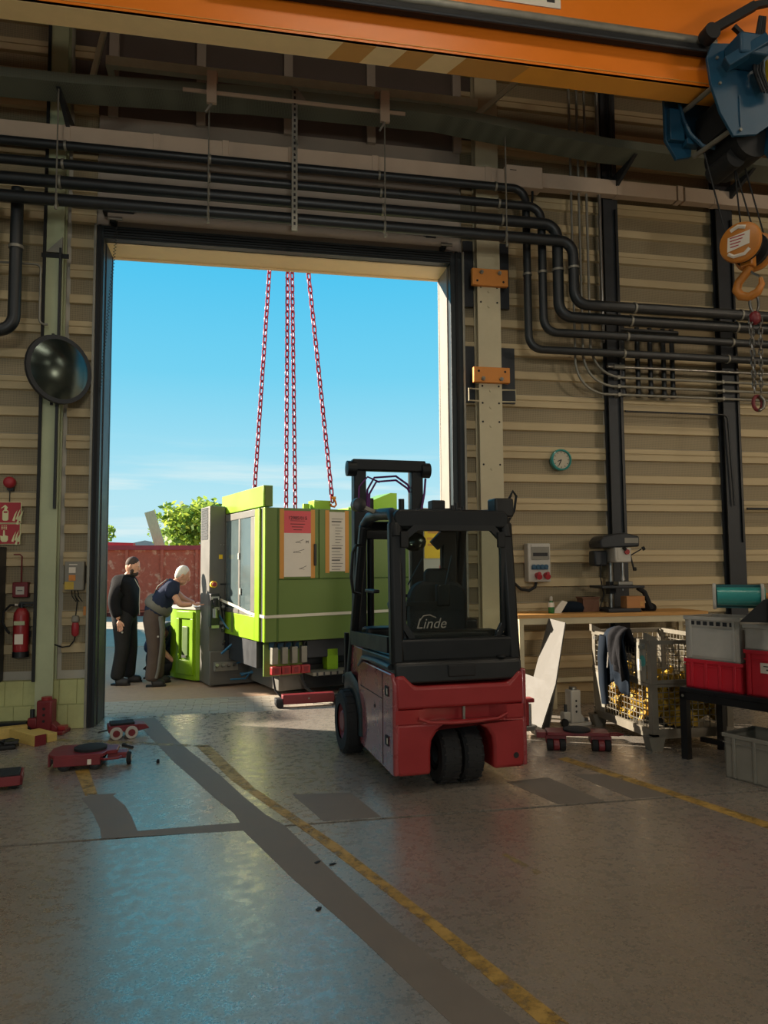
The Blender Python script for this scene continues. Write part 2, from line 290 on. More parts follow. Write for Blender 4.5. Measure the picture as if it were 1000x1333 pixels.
def text(body, size, loc, rot, mt, parent, name='lettering', ext=0.001, align='CENTER', shear=0.0):
    c = bpy.data.curves.new(name, 'FONT'); c.body = body; c.size = size; c.extrude = ext; c.align_x = align; c.align_y = 'CENTER'; c.resolution_u = 3
    c.materials.append(MAT[mt]); tmp = bpy.data.objects.new(name, c); COL.objects.link(tmp)
    c.shear = shear; bpy.context.view_layer.update(); me = bpy.data.meshes.new_from_object(tmp.evaluated_get(bpy.context.evaluated_depsgraph_get())); me.name = name; bpy.data.objects.remove(tmp)
    o = bpy.data.objects.new(name, me); COL.objects.link(o); o.parent = parent; o.location = loc; o.rotation_euler = rot
    return o
FX = (R(90), 0, 0)        # text facing -Y
# ================================================================= THE HALL
D_W, D_H, OUT = 3.88, 5.2, 0.38                                  # door opening, outer face of the wall
fl = struct(B().box(-10, 14, -22, OUT, -0.12, -0.012).obj('floor', 'matte_black'))
for y0, y1 in ((-22, -12.0), (-11.99, -7.6), (-7.59, -3.446), (-3.414, OUT)):
    B().box(-10, 14, y0, y1, -0.05, 0.0).obj('floor_slab', 'concrete', fl)
FP = {
'band':[(0.34,0.25),(0.69,-0.90),(0.93,-1.68),(1.13,-2.25),(1.31,-2.78),(1.44,-3.12),(1.48,-3.31),(0.85,-3.33),(0.78,-3.06),(0.70,-2.80),(0.58,-2.55),(0.59,-2.49),(0.42,-2.49),(0.37,-2.57),(0.50,-2.89),(0.61,-3.23),(0.65,-3.42),(0.87,-3.43),(1.50,-3.46),(1.76,-4.26),(2.00,-4.91),(2.13,-5.31),(2.23,-5.61),(2.48,-6.41),(2.64,-6.44),(2.47,-5.66),(2.31,-5.24),(2.16,-4.84),(1.99,-4.26),(1.76,-3.43),(1.65,-3.20),(1.50,-2.75),(1.33,-2.19),(1.15,-1.66),(0.91,-0.95),(0.56,0.28)],
'p2':[(1.85,-2.79),(2.27,-2.84),(2.39,-3.40),(2.01,-3.40)],
'p3':[(3.47,-2.83),(3.82,-2.78),(3.97,-3.42),(3.63,-3.40)],
'p4':[(4.04,-2.74),(4.30,-2.80),(4.49,-3.40),(4.19,-3.40)],
'y1':[(1.09,-1.17),(1.41,-2.32),(1.91,-3.65),(2.30,-4.80),(2.54,-5.67),(2.72,-6.30),(2.82,-6.32),(2.64,-5.69),(2.40,-4.92),(2.05,-3.81),(1.58,-2.56),(1.20,-1.14)],
'y2':[(4.12,-2.29),(4.49,-3.40),(4.70,-4.12),(4.83,-4.57),(4.93,-4.52),(4.78,-4.01),(4.57,-3.34),(4.22,-2.26)],
'y3':[(0.16,-1.78),(0.26,-1.75),(0.46,-2.48),(0.38,-2.50)],
'y4':[(-1.29,-0.20),(-0.30,-0.65),(1.21,-1.23),(1.20,-1.14),(-0.33,-0.52),(-1.33,-0.09)],
'y5':[(2.94,-4.16),(3.03,-4.46),(3.07,-4.44),(2.97,-4.15)]}
for k, pl in FP.items():
    t = 0.0012 if k[0] != 'y' else 0.002
    B().prism(pl, 'z', 0.0, t).obj('floor_marking' if k[0] == 'y' else 'coating_patch', {'y1': 'yellow_line', 'y2': 'yellow_line', 'y3': 'yellow_line'}.get(k, 'yellow_faint') if k[0] == 'y' else 'floor_coat', fl, smooth=0)

wb = B(); wb.box(-10, 0, 0, OUT, 0, 9.4).box(D_W, 14, 0, OUT, 0, 9.4).box(0, D_W, 0, OUT, D_H, 9.4)
WALL = struct(wb.obj('wall_back', 'render_wall'))
# liner-tray cladding, one object for each tray between two posts
def tray_mesh(w):
    b = B(); pr = [(0, 0, 1), (0, .175, 1), (-.038, .185, 0), (-.038, .275, 0), (0, .285, 1), (0, .455, 1), (-.042, .465, 0), (-.042, .53, 0), (-.03, .535, 0), (-.03, .545, 0), (-.042, .55, 0), (-.042, .605, 0), (0, .615, 1)]
    for (y0, z0, m0), (y1, z1, m1) in zip(pr, pr[1:]):
        m = 1 if (y0 == 0 and y1 == 0) else 0
        b.add([(0, y0 - .004, z0), (w, y0 - .004, z0), (w, y1 - .004, z1), (0, y1 - .004, z1)], [(0, 1, 2, 3)], m)
    b.add([(0, -.004, 0), (0, .0, 0), (w, .0, 0), (w, -.004, 0)], [(0, 1, 2, 3)], 1)
    return b.mesh('wall_panel', ['wall_light', 'wall_perforated'], 0, False)
for x0, x1, zmin in ((-6.0, -3.0, 0), (-2.99, -.57, .4), (-.35, -.09, .4), (4.045, 4.19, 0), (4.44, 5.83, 0), (6.01, 7.39, 0), (7.6, 10, 0), (10.01, 14, 0)):
    me = tray_mesh(x1 - x0)
    for k in range(15):
        z = -.04 + .62 * k
        if z >= zmin - .3: link('wall_panel', me, WALL, (x0, 0, z + .002))
# painted block plinth beside the door
bl = B().box(.004, .168, -.1, 0, .004, .246).obj('block', 'block_paint'); blm = bl.data; bpy.data.objects.remove(bl)
for c in range(2):
    for i in range(24): link('block', blm, WALL, (-.255 - .172 * i - (.086 if c else 0), -.02 + rnd.uniform(-.004, .004), .25 * c))
link('block', blm, WALL, (-.168, -.02, .25), (0, 0, 0), (.48, 1, 1))
B().box(-4.4, -.088, -.11, 0, -.0, .49).obj('plinth_mortar', 'block_paint', WALL)
# wall above the door
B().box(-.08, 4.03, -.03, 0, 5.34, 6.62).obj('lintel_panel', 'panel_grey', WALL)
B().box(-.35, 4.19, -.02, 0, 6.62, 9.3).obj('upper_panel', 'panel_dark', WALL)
for x in (.06, 1.0, 1.98, 2.95, 4.0): B().box(x - .05, x + .05, -.08, -.02, 6.6, 9.3).obj('upper_post', 'panel_grey', WALL)
# door frame and header
for i, (x0, x1) in enumerate(((-.085, .0), (D_W, 4.03))):
    t = struct(B().box(x0, x1, -.1, .02, 0, 5.34).obj('trim_%d' % (i + 1), 'frame_dark', bevel=.004))
    xx = x0 if i == 0 else x1
    B().box(xx - .012, xx + .012, -.13, -.1, 0, 5.34).obj('guide_edge', 'zinc', t)
    B().box((x0 + x1) / 2 - .015, (x0 + x1) / 2 + .015, -.115, -.1, 0, 5.34).obj('guide_groove', 'black_rubber', t)
hd = struct(B().box(0, D_W, -.1, .02, 5.2, 5.34).obj('trim_3', 'frame_dark', bevel=.004))
for z in (5.215, 5.245, 5.275, 5.305): B().box(0, D_W, -.116, -.1, z, z + .012).obj('seal_strip', 'black_rubber', hd)
B().cyl((.05, -.16, 5.42), (3.83, -.16, 5.42), .05).obj('torsion_shaft', 'panel_grey', hd)
for x, s in ((.1, 1), (3.78, -1)):
    B().box(x - .1, x + .22 * s, -.22, -.1, 5.44, 5.53).box(x - .03, x + .03, -.2, -.1, 5.34, 5.44).obj('bearing_plate', 'black_steel', hd)
    B().cyl((x - .04, -.2, 5.38), (x + .1, -.2, 5.38), .02).obj('spring_bolt', 'steel', hd)
# white reveal of the opening
B().box(D_W - .012, D_W, .02, OUT + .01, 0, D_H).obj('reveal_lining', 'jamb_paint', struct(B().box(D_W - .016, D_W + .0, OUT - .02, OUT + .03, 0, D_H).obj('trim_4', 'jamb_paint')))
B().box(0, D_W, .02, OUT + .01, D_H - .012, D_H).obj('reveal_lining', 'cream_paint', struct(B().box(-.05, D_W, OUT, OUT + .03, D_H - .03, D_H).obj('trim_5', 'cream_paint')))
B().box(0, .012, .02, OUT + .01, 0, D_H).obj('reveal_lining', 'dark_steel', struct(B().box(-.02, .016, OUT - .02, OUT + .03, 0, D_H).obj('trim_6', 'dark_steel')))
# the rest of the hall: side walls, far wall with its open gate, roof
struct(B().box(-10.2, -10, -22, OUT, 0, 9.4).obj('wall_left', 'hall_wall')); struct(B().box(14, 14.2, -22, OUT, 0, 9.4).obj('wall_right', 'hall_wall'))
struct(B().box(-10, -3.0, -22.3, -22, 0, 9.4).box(8.0, 14, -22.3, -22, 0, 9.4).box(-3.0, 8.0, -22.3, -22, 4.5, 9.4).obj('wall_front', 'hall_wall'))
struct(B().box(-10.2, 14.2, -22.3, OUT, 9.4, 9.6).obj('ceiling', 'hall_roof'))
for x_, y_ in FILL_LAMPS:  # fixtures for the added fill lamps
    t = thing('fill_ceiling_lamp', 'long white fill lamp added out of view under the roof', 'lamp', (x_, y_, 8.7), 0, 'fill lamps added under the hall roof')
    B().box(-1.25, 1.25, -.45, .45, .03, .12).obj('housing', 'white_paint', t); B().box(-1.2, 1.2, -.4, .4, .0, .03).obj('diffuser', 'lamp_glass', t)
    for s in (-1, 1): B().cyl((s, 0, .12), (s, 0, .7), .008).obj('suspension_rod', 'steel', t)

for i_, (p_, d_, e_, c_) in enumerate(FILL_FLOODS):  # housings for the added fill floodlights
    t = thing('fill_flood_lamp', ('white fill floodlight added out of view by the left hall wall', 'warm fill floodlight added out of view by the right hall wall', 'fill floodlight added out of view over the rear gate of the hall')[i_], 'lamp', Vector(p_) - Vector(d_).normalized() * .03); t.rotation_euler = Vector(d_).to_track_quat('-Z', 'Y').to_euler()
    B().box(-.8, .8, -.5, .5, .02, .14).obj('housing', 'dark_steel', t); B().box(-.75, .75, -.45, .45, .005, .02).obj('lens', 'lamp_glass', t); B().cyl((0, 0, .14), (0, 0, .3), .04).obj('bracket', 'dark_steel', t)
# steel columns
def hcol(name, x0, x1, yf, mt, z1=9.3, web=True, z0=0.0):
    b = B(); b.box(x0, x1, yf, yf + .016, z0, z1); b.box(x0, x1, -.06, -.045, z0, z1); c = (x0 + x1) / 2; b.box(c - .006, c + .006, yf + .016, -.06, z0, z1)
    return struct(b.obj(name, mt, smooth=0))
c1 = hcol('steel_column', -.555, -.385, -.2, 'green_cream', z0=.0); c1['label'] = 'pale green steel column beside the door with a round mirror'
c2 = hcol('steel_column', 4.18, 4.46, -.2, 'cream_steel'); c2['label'] = 'cream steel column with orange clamp plates right of the door'
c3 = hcol('steel_column', 5.83, 6.02, -.16, 'dark_steel'); c4 = hcol('steel_column', 7.38, 7.61, -.16, 'dark_steel')
for c, x in ((c3, 5.97), (c4, 7.56)):
    B().box(x, x + .02, -.19, -.16, 1.9, 6.0).obj('cable_channel', 'black_plastic', c)
for z in (4.9, 3.72, 3.3, 2.8, 4.72, 3.52):
    for x in (4.22, 4.42): B().cyl((x, -.203, z), (x, -.2, z), .012, n=8).obj('bolt_hole', 'matte_black', c2)
    B().cyl((4.32, -.21, z - .05), (4.32, -.2, z - .05), .018, n=8).obj('stud', 'cream_steel', c2)
for z0, z1, hz, bz in ((4.9, 5.1, 5.05, 4.95), (3.75, 3.93, 3.79, 3.88)):
    p = B().box(4.1, 4.54, -.26, -.2, z0, z1).obj('clamp_plate', 'bracket_orange', c2, bevel=.006)
    for x in (4.21, 4.43): B().cyl((x, -.285, hz), (x, -.26, hz), .024, n=6).cyl((x, -.3, hz), (x, -.285, hz), .013, n=8).obj('bolt', 'zinc', p)
    for x in (4.16, 4.48): B().cyl((x, -.263, bz), (x, -.26, bz), .014, n=8).obj('bolt_hole', 'matte_black', p)
for x0, x1, z0, z1 in ((4.05, 4.17, 4.7, 5.5), (4.47, 4.62, 4.7, 5.5), (4.05, 4.17, 3.55, 4.22), (4.47, 4.67, 3.55, 4.22)): B().box(x0, x1, -.075, -.045, z0, z1).obj('backing_plate', 'dark_steel', c2)
for x0, x1 in ((4.05, 4.18), (4.46, 4.62)): B().tube([(x1 if x0 < 4.2 else x0, -.2, 3.68), (x0 if x0 < 4.2 else x1, -.22, 3.68), (x0 if x0 < 4.2 else x1, -.22, 3.54), (x1 if x0 < 4.2 else x0, -.2, 3.54)], .009, 6).obj('wire_handle', 'cream_steel', c2)
# gusset on the left column
B().prism([(-.55, 4.95), (-.39, 4.95), (-.39, 5.12)], 'y', -.235, -.2).obj('gusset', 'zinc', c1)
B().box(-.42, -.395, -.24, -.2, 2.25, 5.0).obj('cable_channel', 'black_plastic', c1); B().box(-.585, -.556, -.22, -.06, .5, 9).obj('dark_edge', 'matte_black', c1)
B().box(-.60, -.33, -.215, -.2, 4.9, 4.945).obj('cross_strip', 'black_steel', c1)

# ---------------------------------------------------------------- services above the door
def pipe(name, pts, r, mt, label, cat, rad=.16, n=12, group=None):
    P = [Vector(p) for p in pts]; out = [P[0]]
    for a, b, c in zip(P, P[1:], P[2:]):
        u = (a - b).normalized(); w = (c - b).normalized(); p0, p1 = b + u * rad, b + w * rad
        for i in range(9):
            t = i / 8; out.append((1 - t) ** 2 * p0 + 2 * t * (1 - t) * (b + (u + w) * rad * .12) + t * t * p1)
    out.append(P[-1])
    return tag(B().tube(out, r, n).obj(name, mt, smooth=60), label, cat, group)
PIP = []
for i, (Y, zu, xv, zl, r, what) in enumerate(((-.38, 6.04, 4.73, 4.13, .046, 'topmost'), (-.47, 5.79, 4.88, 4.31, .048, 'second from the top'), (-.56, 5.55, 5.03, 4.47, .062, 'third from the top'), (-.65, 5.32, 5.18, 4.59, .06, 'lowest'))):
    PIP.append(pipe('insulated_pipe', [(-6, Y, zu), (xv, Y, zu), (xv, Y, zl), (12, Y, zl)], r, 'pipe_black', 'thick black pipe running above the door, %s of the four there' % what, 'pipe', .15, group='black pipes above the door'))
    for x in (-.35, 1.12, 2.98, 4.36): B().cyl((x - .012, Y, zu), (x + .012, Y, zu), r + .008, n=14).obj('pipe_clamp', 'zinc', PIP[-1])
    for x in (5.92, 7.3): B().cyl((x - .012, Y, zl), (x + .012, Y, zl), r + .008, n=14).obj('pipe_clamp', 'zinc', PIP[-1])
    B().cyl((xv, Y, 5.0), (xv, Y, 5.025), r + .008, n=14).obj('pipe_clamp', 'zinc', PIP[-1])
for x, zb in ((-.35, 5.22), (1.12, 5.2), (2.98, 5.2), (4.36, 5.2)):
    tag(B().cyl((x, -.72, zb), (x, -.72, 6.45), .008, n=6).cyl((x, -.72, zb - .03), (x, -.72, zb + .01), .016, n=6).obj('hanger_rod', 'zinc'), {-.35: 'thin rod hanging from the tray over the pale green column', 1.12: 'thin rod holding the black pipes, left of the slotted rail', 2.98: 'thin rod holding the black pipes, right of the slotted rail', 4.36: 'thin rod holding the black pipes over the orange clamp plates'}[x], 'rod', 'rods that carry the pipes')
lp = pipe('downpipe', [(-.78, -.45, 5.5), (-.78, -.45, 4.02), (-4, -.45, 4.02)], .062, 'pipe_black', 'black pipe dropping and turning off beside the pale green column', 'pipe', .15)
lp2 = pipe('downpipe', [(-1.02, -.45, 5.5), (-1.02, -.45, 4.3), (-4, -.45, 4.3)], .05, 'pipe_black', 'black pipe bending away at the edge of the photo, left of the larger downpipe', 'pipe', .15)
for o, x in ((lp, -.78), (lp2, -1.02)): B().cyl((x, -.45, 4.87), (x, -.45, 4.9), .072, n=14).obj('pipe_clamp', 'zinc', o)
pipe('thin_pipe', [(-2, -.3, 4.78), (-.58, -.3, 4.78), (-.58, -.3, 4.15), (-.5, -.3, 4.15)], .012, 'zinc', 'thin bent steel tube beside the black downpipe', 'pipe', .05, 8)
# perforated rail
pr = thing('slotted_rail', 'slotted steel rail hanging upright in front of the black pipes', 'rail', (2.0, -.8, 5.12))
B().box(-.03, .03, -.012, .012, 0, 1.55).obj('rail', 'zinc', pr)
for k in range(24): B().box(-.01, .01, -.0135, -.0115, .06 + k * .062, .092 + k * .062).obj('slot', 'matte_black', pr)
B().prism([(.03, 1.55), (.14, 1.4), (.03, 1.4)], 'y', -.01, .01).obj('gusset', 'zinc', pr); B().tube([(0, -.02, 1.0), (.03, -.06, .9), (.0, -.06, .8)], .006, 6).obj('cable_tie', 'zinc', pr)
# cable tray
ct = thing('cable_tray', 'mesh-bottomed cable tray running along the wall above the cream duct', 'cable tray', (0, 0, 0))
zt = [(-6, 6.4), (-.2, 6.47), (1.5, 6.55), (3.6, 6.58), (4.5, 6.5), (5.6, 6.42), (8, 6.38), (12, 6.3)]
for (xa, za), (xb, zb) in zip(zt, zt[1:]):
    b = B(); b.bar((xa, -.62, za), (xb, -.62, zb), .34, .01); b.obj('tray_floor', 'tray_mesh', ct)
    B().bar((xa, -.79, za + .045), (xb, -.79, zb + .045), .008, .1).obj('tray_side', 'tray_mesh', ct); B().bar((xa, -.45, za + .045), (xb, -.45, zb + .045), .008, .1).obj('tray_side', 'tray_mesh', ct)
for x, z in ((-.35, 6.45), (5.95, 6.4), (7.5, 6.38)): B().prism([(-.05, z - .25), (-.05, z - .01), (-.75, z - .01)], 'x', x - .02, x + .02).obj('bracket', 'dark_steel', ct)
# cream duct
du = thing('cable_duct', 'long cream cable duct below the mesh tray', 'duct', (0, 0, 0))
xs = [-6, -3, -.36, .55, 1.28, 2.0, 2.95, 4.3]
for a, b in zip(xs, xs[1:]): B().box(a + .004, b - .004, -.3, -.18, 6.13, 6.31).obj('duct_section', 'duct_cream', du, bevel=.006)
for a, b in ((4.3, 4.52), (4.95, 5.98), (5.99, 6.75), (6.86, 7.3), (7.31, 9), (9.01, 12)): B().box(a + .004, b - .004, -.3, -.18, 6.13, 6.31).obj('duct_section', 'duct_cream', du, bevel=.006)
for x in (-.36, .55, 1.28, 2.0, 2.95, 4.3, 5.98, 6.8, 7.3): B().box(x - .035, x + .035, -.306, -.175, 6.125, 6.316).obj('joint_cover', 'duct_cream', du, bevel=.004)
bx_ = B().box(4.5, 4.96, -.36, -.18, 6.08, 6.34).obj('junction_box', 'duct_cream', du, bevel=.012); B().box(4.55, 4.63, -.362, -.36, 6.27, 6.278).obj('slot', 'matte_black', bx_)
B().tube([(4.86, -.27, 6.08), (4.86, -.27, 6.0), (4.83, -.3, 5.85)], .016, 8).obj('cable', 'black_rubber', du)
# steel frame over the door
sf = thing('steel_truss', 'pale green steel rail with diagonal braces above the mesh tray', 'frame', (0, 0, 0))
B().box(.05, 4.12, -.5, -.42, 6.9, 7.0).obj('rail', 'beam_green', sf); B().bar((.1, -.5, 7.6), (-.1, -.5, 6.62), .05, .05).obj('brace', 'beam_green', sf); B().bar((4.85, -.5, 7.5), (4.08, -.5, 6.78), .05, .05).obj('brace', 'beam_green', sf)
for x in (1.12, 3.03):
    x = {1.12: 1.15, 3.03: 2.96}[x]; B().box(x - .05, x + .05, -.86, -.82, 6.38, 6.72).box(x - .05, x + .05, -.84, -.5, 6.69, 6.72).box(x - .05, x + .05, -.54, -.5, 6.69, 6.92).obj('drop_bracket', 'duct_cream', sf); B().bar((x, -.84, 6.38), (x - .06, -.84, 6.28), .02, .02).obj('bracket_tip', 'zinc', sf)
B().box(.86, 3.19, -.82, -.8, 6.5, 6.535).obj('strip', 'duct_cream', sf)
for x in (.07, 4.1): B().box(x - .03, x + .03, -.44, -.02, 6.92, 6.98).obj('stub', 'beam_green', sf)
# conduits on the right
for i, (x, z, what) in enumerate(((5.37, 3.67, 'lowest'), (5.47, 3.77, 'second from below'), (5.57, 3.88, 'third from below'))):
    o = pipe('steel_conduit', [(x, -.24, 9.3), (x, -.24, z), (12, -.24, z)], .016, 'zinc', 'thin steel conduit bending off under the black pipes, %s' % what, 'conduit', .36, 8, 'steel conduits right of the door')
    for xx in (5.92, 7.32): B().box(xx - .015, xx + .015, -.26, -.16, z - .022, z + .022).obj('conduit_clip', 'zinc', o)
pipe('steel_conduit', [(5.74, -.24, 9.3), (5.74, -.24, 4.3)], .022, 'steel', 'upright bright steel conduit beside the dark post', 'conduit', .1, 8)
o = pipe('steel_conduit', [(5.78, -.24, 4.01), (12, -.24, 4.01)], .018, 'steel', 'level bright conduit with an open end under the lowest black pipe', 'conduit', .1, 8); B().cyl((5.86, -.24, 4.01), (6.0, -.24, 4.01), .03, n=10).obj('coupling', 'zinc', o)
pipe('thin_pipe', [(5.93, -.2, 9.3), (5.93, -.2, 6.4)], .02, 'black_plastic', 'short black tube above the tray at the dark post', 'conduit', .1, 8)
pipe('thin_line', [(6.02, -.2, 3.48), (7.4, -.2, 3.48), (7.45, -.2, 2.35)], .012, 'black_plastic', 'thin black line crossing the cladding between the two dark posts', 'conduit', .06, 8)
mn = thing('valve_manifold', 'dark manifold of short taps hanging behind the lower pipes', 'manifold', (0, 0, 0))
for k, x in enumerate((6.05, 6.25, 6.42, 6.6, 6.72)):
    B().cyl((x, -.12, 3.72 + .02 * (k % 2)), (x, -.12, 4.55), .03, n=10).obj('drop_pipe', 'pipe_black', mn)
    B().cyl((x, -.12, 3.68), (x, -.12, 3.74), .038, n=10).obj('tap', 'black_plastic', mn)
B().cyl((5.98, -.12, 4.5), (6.8, -.12, 4.5), .035, n=10).obj('header', 'pipe_black', mn)
pipe('wall_rail', [(7.68, -.12, 2.32), (12, -.12, 2.32)], .014, 'dark_steel', 'thin dark rail on the cladding beyond the second post', 'rail', .1, 8)
# spring chain at the door, cable on the frame
sp = [(.14 - .0075 * k / 1.0 * .19 + (.012 if k % 2 else -.012), -.16, 5.28 - k * .018) for k in range(100)]
tag(B().tube([(.14, -.16, 5.5), (.14, -.16, 5.3)] + sp, .0045, 5).obj('coiled_cable', 'black_plastic'), 'thin coiled black cable hanging in the upper corner of the opening', 'cable')
# mirror
mi = thing('convex_mirror', 'round dark convex mirror on the pale green column', 'mirror', (-.36, -.36, 3.67), 0)
mi.rotation_euler = (0, R(0), R(42))
B().lathe([(.001, -.085), (.1, -.078), (.2, -.056), (.29, -.02), (.335, .0)], 32, ax='y').obj('mirror_dome', 'mirror_glass' if 'mirror_glass' in MAT else 'dark_steel', mi, smooth=80)
B().lathe([(.33, -.012), (.352, -.012), (.357, .02), (.3, .035), (.02, .04)], 32, ax='y').obj('rim', 'dark_steel', mi)
B().cyl((0, .04, 0), (0, .16, 0), .02, n=8).obj('arm', 'black_steel', mi)
B().cyl((.0, .14, -.35), (.0, .14, .4), .016, n=8).obj('post', 'black_steel', mi)

# ---------------------------------------------------------------- things on the left wall
def flames(x, z, s, par, y):
    for dx, dz in ((0, 0), (.026, .012), (.05, .0), (.03, -.03)):
        B().prism([(x + s * (dx - .012), z + s * (dz - .05)), (x + s * (dx + .008), z + s * (dz - .055)), (x + s * (dx + .014), z + s * (dz - .01)), (x + s * (dx + .028), z + s * (dz + .045)), (x + s * (dx + .006), z + s * (dz + .005))], 'y', y - .001, y).obj('flame_mark', 'glow_sign', par, smooth=0)
s1 = thing('fire_sign', 'square red extinguisher sign with white flames, upper of two', 'sign', (-.88, -.05, 2.115))
B().box(-.112, .112, 0, .01, -.005, .215).obj('sign_plate', 'glow_sign', s1); B().box(-.105, .105, -.002, 0, .0, .21).obj('sign_face', 'sign_red', s1)
B().prism(rrect(-.07, -.012, .02, .13, .018), 'y', -.004, -.002).obj('extinguisher_mark', 'glow_sign', s1, smooth=0); B().prism([(-.055, .13), (-.03, .13), (-.02, .16), (-.045, .185), (-.085, .15), (-.085, .145), (-.05, .165)], 'y', -.004, -.002).obj('extinguisher_mark', 'glow_sign', s1, smooth=0)
B().box(-.058, -.022, -.005, -.004, .1, .118).obj('band_mark', 'sign_red', s1); flames(.04, .08, 1.2, s1, -.002)
s2 = thing('fire_sign', 'square red hand-and-button alarm sign with white flames, lower of two', 'sign', (-.885, -.05, 1.895))
B().box(-.112, .112, 0, .01, -.005, .21).obj('sign_plate', 'glow_sign', s2); B().box(-.105, .105, -.002, 0, .0, .205).obj('sign_face', 'sign_red', s2)
B().prism([(-.075, .04), (-.06, .02), (-.02, .02), (-.005, .04), (-.005, .08), (-.035, .09), (-.038, .14), (-.052, .14), (-.054, .08), (-.08, .085)], 'y', -.004, -.002).obj('hand_mark', 'glow_sign', s2, smooth=0)
for dx in (-.07, -.05, -.03):
    for dz in (.15, .165, .18): B().box(dx, dx + .012, -.004, -.002, dz, dz + .009).obj('button_mark', 'glow_sign', s2)
flames(.04, .08, 1.1, s2, -.002)
si = thing('alarm_siren', 'small round red alarm siren above the fire signs', 'siren', (-.88, -.05, 2.53)); B().lathe([(.03, 0), (.058, -.01), (.06, -.05), (.05, -.085), (.02, -.095)], 18, ax='y').obj('siren_dome', 'socket_red', si, smooth=60); B().box(-.03, .03, -.02, .04, -.08, -.03).obj('base', 'dark_steel', si); B().cyl((0, -.02, -.08), (0, -.02, -.2), .006, n=6).obj('cable', 'black_plastic', si)
cp = thing('alarm_call_point', 'square red fire alarm box with a white pane', 'alarm box', (-.745, -.05, 1.345)); B().box(-.075, .075, -.06, .045, 0, .155).obj('housing', 'dark_red', cp, bevel=.008); B().box(-.04, .04, -.063, -.06, .03, .11).obj('pane', 'white_paint', cp); B().box(-.025, .025, -.065, -.063, .066, .074).obj('arrow_mark', 'ink', cp)
B().tube([(0, -.02, .155), (0, -.02, .36), (.0, -.02, .42), (-.02, -.02, .44), (-.08, -.02, .44)], .007, 6).obj('cable', 'dark_red', cp)
fe = thing('fire_extinguisher', 'red fire extinguisher hanging by the alarm box', 'extinguisher', (-.715, -.14, .74))
B().lathe([(.05, .04), (.072, .055), (.075, .07), (.075, .42), (.07, .45), (.045, .49), (.025, .5)], 22).obj('cylinder', 'red_paint', fe, smooth=50); B().lathe([(.06, 0), (.078, .005), (.078, .06), (.06, .065)], 22).obj('foot_ring', 'black_plastic', fe)
B().box(-.04, .04, -.079, -.07, .14, .24).obj('instruction_label', 'paper', fe); B().box(-.05, .05, -.079, -.06, .33, .37).obj('green_label', 'green_cream', fe)
B().box(-.02, .13, -.02, .02, .54, .56).box(-.03, .1, -.015, .015, .515, .53).cyl((0, 0, .49), (0, 0, .55), .022).obj('valve_lever', 'black_plastic', fe)
B().tube([(-.02, -.02, .53), (-.1, -.03, .53), (-.16, -.03, .47), (-.17, -.03, .36), (-.13, -.03, .28), (-.1, -.04, .25)], .012, 8).obj('hose', 'black_rubber', fe); B().cyl((-.06, -.03, .53), (-.03, -.02, .53), .014, n=8).obj('hose_collar', 'steel', fe)
B().box(-.07, .07, .07, .1, .2, .26).obj('wall_bracket', 'dark_steel', fe)
cb = thing('door_control_box', 'grey and yellow door control box with push buttons by the door frame', 'control box', (-.22, -.05, 1.41)); B().box(-.095, .095, -.09, .045, 0, .3).obj('housing', 'grey_box', cb, bevel=.01); B().box(-.09, -.0, -.093, -.09, .01, .09).obj('yellow_panel', 'yellow_box', cb)
for z, m in ((.18, 'paper'), (.1, 'bracket_orange')): B().box(-.05, .015, -.096, -.09, z, z + .06).cyl((-.018, -.106, z + .03), (-.018, -.096, z + .03), .013, n=10).obj('push_button', m, cb)
B().box(-.05, .03, -.094, -.09, .262, .272).obj('name_strip', 'paper', cb)
for k in range(3): B().tube([(-.03 + .03 * k, -.04, 0), (-.02 + .03 * k, -.06, -.06), (.02 + .03 * k, -.05, -.12)], .005, 5).obj('cable', 'black_rubber', cb)
pg = thing('hanging_plug', 'red industrial plug dangling below the door control box', 'plug', (-.2, -.12, .94)); B().lathe([(.02, 0), (.036, .02), (.038, .1), (.03, .14)], 14).obj('plug_body', 'socket_red', pg, smooth=50); B().lathe([(.028, .14), (.04, .15), (.04, .18), (.03, .21)], 14).obj('socket_cap', 'grey_box', pg)
B().tube([(0, 0, 0), (-.01, 0, -.05), (-.05, 0, -.1), (-.12, 0, -.11), (-.2, 0, -.08)], .008, 6).obj('cable', 'black_rubber', pg); B().tube([(0, 0, .2), (.01, .02, .35), (-.02, .04, .42)], .006, 6).obj('hanging_wire', 'black_rubber', pg)
tag(B().box(-.135, -.1, -.075, -.045, 1.15, 1.24).obj('orange_tag', 'bracket_orange'), 'small orange tag on the cladding below the control box', 'tag')
lo_ = thing('floor_cabinet', 'tall grey-green cabinet cut by the left edge of the photo', 'cabinet', (-1.2, -.3, 0)); B().box(-.3, .28, -.05, .25, .5, 1.86).obj('body', 'green_cream', lo_); B().box(.281, .3, -.06, .25, .5, 1.86).obj('edge_trim', 'dark_steel', lo_)
